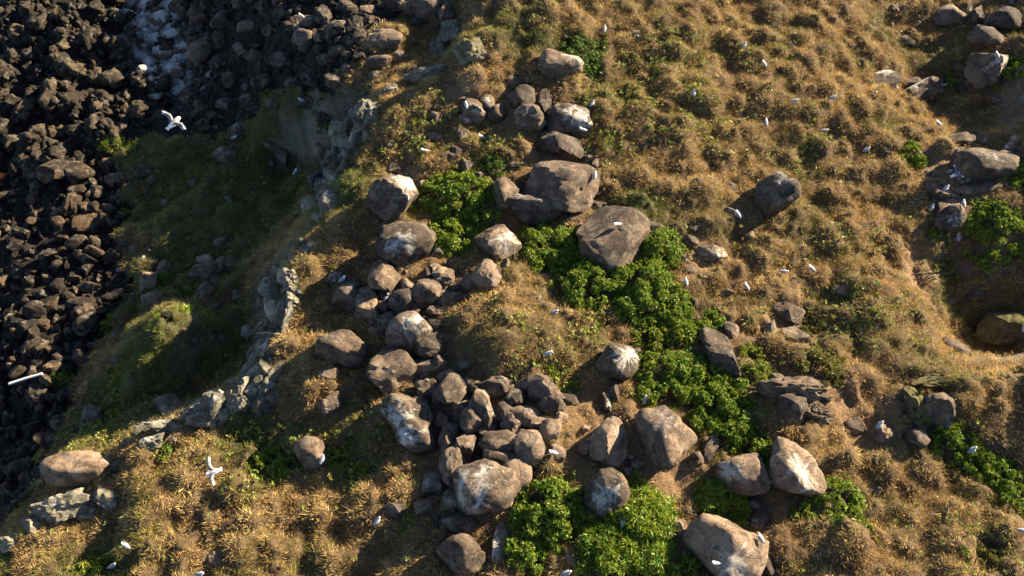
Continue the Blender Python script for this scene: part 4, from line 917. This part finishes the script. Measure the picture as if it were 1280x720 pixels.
G_BEAK = poly_mesh("beak", beakV, [[0, 1, 3], [1, 2, 3], [2, 0, 3], [0, 2, 1]], M_BEAK)
G_LEGS = [tube_mesh("leg", [(.02, s * .03, 0), (.015, s * .03, .07), (.02, s * .03, .14)], .008, .007, M_LEG, 5) for s in (-1, 1)]
def wing(side, flap, sweep, seg=7):
    """thin lofted wing from the shoulder to the tip"""
    V = []; T = []; F = []; st = [0, .2, .42, .62, .82, 1.0]
    for s in st:
        yy = side * (.03 + .45 * s * math.cos(flap)); zz = .03 + .45 * s * math.sin(flap) * (1 - .35 * s)
        xc = .04 + .09 * math.sin(min(s, .45) / .45 * math.pi / 2) - sweep * max(0, s - .4) ** 1.2
        ch = .135 * (1 - s * .35) * (1 if s < .9 else .25); th = .022 * (1 - s * .8)
        ring = [(xc, zz), (xc - ch * .3, zz + th), (xc - ch, zz + .002), (xc - ch * .3, zz - th * .4)]
        for (a, b_) in ring:
            V.append((a, yy, b_)); T.append(BLACK * 1.5 if s > .9 else (GREY * .6 if s < .8 else WHITE * .7))
    for i in range(len(st) - 1):
        for k in range(4):
            q = [i * 4 + k, i * 4 + (k + 1) % 4, (i + 1) * 4 + (k + 1) % 4, (i + 1) * 4 + k]; F.append(q if side > 0 else q[::-1])
    F.append([0, 1, 2, 3]); e = (len(st) - 1) * 4; F.append([e + 3, e + 2, e + 1, e])
    return V, F, T
FLY = [(-.235, .0, .055, .005), (-.17, .0, .035, .012), (-.11, .0, .05, .04), (0, 0, .07, .06), (.09, .005, .065, .06), (.14, .012, .045, .045), (.175, .018, .04, .04), (.205, .018, .034, .034), (.22, .016, .018, .018)]
def fly_gull(fl, fr, sweep):
    V, F, T = loft(FLY, 10, lambda x, c, s: GREY if (-.1 < x < .11 and s > .3) else WHITE)
    for side, fp in ((1, fl), (-1, fr)):
        v, f, t = wing(side, fp, sweep); o0 = len(V); V = V + v; T = T + t; F = F + [[q + o0 for q in r] for r in f]
    return gull_mesh("gull_body", V, F, T)
G_BEAKF = poly_mesh("beak", [(a, b_, c - .296) for a, b_, c in beakV], [[0, 1, 3], [1, 2, 3], [2, 0, 3], [0, 2, 1]], M_BEAK)
bpy.context.view_layer.update()
def ground_top(px, py):
    """first surface under a photo point: rock if one is there, else ground"""
    d = Vector(rays(px, py)).normalized(); dg = bpy.context.evaluated_depsgraph_get()
    start = Vector(CAM)
    for _ in range(40):
        ok, loc, nor, i_, ob, mt = scene.ray_cast(dg, start, d)
        if not ok: break
        nm = ob.name
        if nm.startswith(("dry_grass", "foliage", "stem", "ground_cover")):
            start = loc + d * .004; continue
        return np.array(loc), nm
    return hit1(px, py, zfin), "ground"
GR = ("white gull with grey back standing in the dry grass", "gulls standing in the dry grass")
RK_ = ("white gull with grey back perched on a rock", "gulls perched on rocks")
SOILG = ("white gull with grey back standing on bare soil among stones", "gulls standing on bare soil")
GULLS = [
 (772,280,195,"gull resting on the large flat tan boulder, its shadow below",None),(729,162,170,"gull perched on the edge of the white-streaked dark grey boulder",None),
 (895,702,185,"gull sitting at the middle of the biggest flat-topped boulder",None),(1245,69,110,"gull perched on top of the tall whitened block",None),
 (922,268,120,"gull on the tip of the pale jagged rock",None),(692,565,170,"gull standing in the rock heap beside the big green shrub",None),
 (777,655,80,"gull standing among strappy green plants",None),(1208,566,30,"gull sitting in the trailing band of green shrubs",None),(1097,531,40,"gull on a stone below the bare brown ledge",None),
 (1275,662,-20,"grey-backed gull standing below the trailing band of green shrubs",None),(403,574,70,"gull at the foot of the dome-shaped brown boulder",None),(805,500,70,"gull at the edge of the dense green strip above the white-banded boulder",None),
 (378,20,150,*RK_),(378,125,170,*RK_),(369,215,60,*RK_),(583,132,100,*RK_),(483,372,60,*RK_),(1163,260,60,*RK_),(1203,255,90,*RK_),(1196,297,80,*RK_),(428,349,40,*RK_),(1180,236,40,*RK_),(532,188,180,*RK_),(415,529,60,*RK_),(978,339,-20,*RK_),(1277,410,60,*RK_),(743,220,80,*RK_),(950,672,120,*RK_),
 (603,173,160,*GR),(755,39,80,*GR),(739,132,50,*GR),(928,59,40,*GR),(954,82,120,*GR),(866,119,80,*GR),(956,155,90,*GR),(991,128,0,*GR),(1038,124,10,*GR),(1028,165,-10,*GR),(1171,156,140,*GR),(1080,189,20,*GR),(1117,110,140,*GR),(1013,337,140,*GR),(684,443,10,*GR),(472,652,50,*GR),(161,682,150,*GR),(252,717,0,*GR),(143,707,20,*GR),(707,716,10,*GR),(692,392,20,*GR),(932,360,120,*GR),
 (838,292,150,*SOILG),(857,353,100,*SOILG),(293,171,10,"gull standing at the edge of the dark gully by the pale sunlit boulder",None),
]
def add_gull(body, legs, beak, loc, rot, sc, label, grp):
    o = link("gull", body, loc, rot, (sc, sc, sc)); o["label"] = label; o["category"] = "gull"
    if grp: o["group"] = grp
    link("beak", beak, parent=o)
    if legs:
        for m in G_LEGS: link("leg", m, parent=o)
    return o
spots = [ground_top(g_[0], g_[1] + 3) for g_ in GULLS]
for (gp, gn), (px, py, hd, lb, grp) in zip(spots, GULLS):
    lift = .10 if gn.startswith(("ground", "hillside")) and grp == GR[1] else 0.0
    if 'shrubs' in lb and 'below' not in lb or 'strappy' in lb: lift = .3
    add_gull(G_STAND, True, G_BEAK, (gp[0], gp[1], gp[2] + lift), (0, 0, math.radians(hd)), .86, lb, grp)
def air(px, py, depth): d = rays(px, py); return CAM + d * depth
FLYERS = [
 (217,154,23.5,math.radians(50),.3,.1,.14,(0,-.15,0),"white gull gliding over the dark gully with wings spread"),
 (267,590,25.5,math.radians(200),.3,.25,.15,(0,.1,0),"grey-winged gull flying over the dry grass slope with white tail"),
]
for (px, py, dp, hd, fl, fr, sw, tl, lb) in FLYERS:
    p = air(px, py, dp); add_gull(fly_gull(fl, fr, sw), False, G_BEAKF, p, (tl[0], tl[1], hd), 1.05, lb, None)
for (px, py, hd, fl, fr, lb) in [(1176,104,200,1.0,.3,"gull with raised wings landing on the white-spattered boulder"), (1193,216,20,.9,.7,"gull flapping its wings beside the broad pitted boulder")]:
    gp, gn = ground_top(px, py + 5); o = add_gull(fly_gull(fl, fr, .1), True, G_BEAKF, (gp[0], gp[1], gp[2] + .17), (0, -.25, math.radians(hd)), 1.15, lb, None)
    for c in o.children:
        if c.name.startswith("leg"): c.location.z = -.15

# ------------------------------------------------------------------ small things
hi = max(ground_top(11, 480)[0][2], ground_top(53, 467)[0][2], ground_top(32, 474)[0][2]) + .1
a = np.array([*on_plane(11, 480, hi), hi]); b = np.array([*on_plane(53, 467, hi + .1), hi + .1])
mid_ = (a + b) / 2
o = link("pole", tube_mesh("pole", [a - mid_, (b - a) * .03 + a - mid_, np.array([0, .012, .01]), b - mid_ - (b - a) * .03, b - mid_], .075, .06, M_POLE, 12), tuple(mid_)); o["label"] = "pale straight washed-up pole lying on the dark shore rocks"; o["category"] = "pole"
p, _ = ground_top(2, 222)
v, f = ico(3); v = v * np.array([.28, .22, .2]); v[:, 2] *= 1 - .25 * (v[:, 0] / .28) ** 2
o = link("plastic_float", np_mesh("plastic_float", v, f, M_ORANGE), (p[0], p[1], p[2] + .12), (0, .2, .7)); o["label"] = "orange plastic float washed up on the dark shore rocks"; o["category"] = "float"
neck = tube_mesh("float_neck", [(.24, 0, 0), (.30, 0, 0), (.36, 0, 0)], .07, .05, M_ORANGE, 10); link("float_neck", neck, parent=o)
def branch(pts_px, r0, r1, lb, cat, nm, mat, lift=.12, grp=None):
    pts = [ground_top(x_, y_)[0] + np.array([0, 0, lift]) for x_, y_ in pts_px]; c = sum(pts) / len(pts)
    o = link(nm, tube_mesh(nm, [q - c for q in pts], r0, r1, mat, 6), tuple(c)); o["label"] = lb; o["category"] = cat
    if grp: o["group"] = grp
branch([(322,419),(336,418),(352,421)], .05, .035, "weathered pole lying across the cliff rim above the dark slope", "pole", "driftwood_pole", M_DEADWOOD, .15)
for q in [[(1138,345),(1152,342),(1166,341),(1178,337)],[(1150,352),(1164,346),(1176,343),(1190,344)],[(1158,336),(1168,348),(1178,356)],[(1164,352),(1172,345),(1184,350),(1192,356)]]:
    branch(q, .025, .010, "thin fallen twig beside the sparse olive shrub", "twig", "fallen_twig", M_DEADWOOD, .08, "fallen twigs")
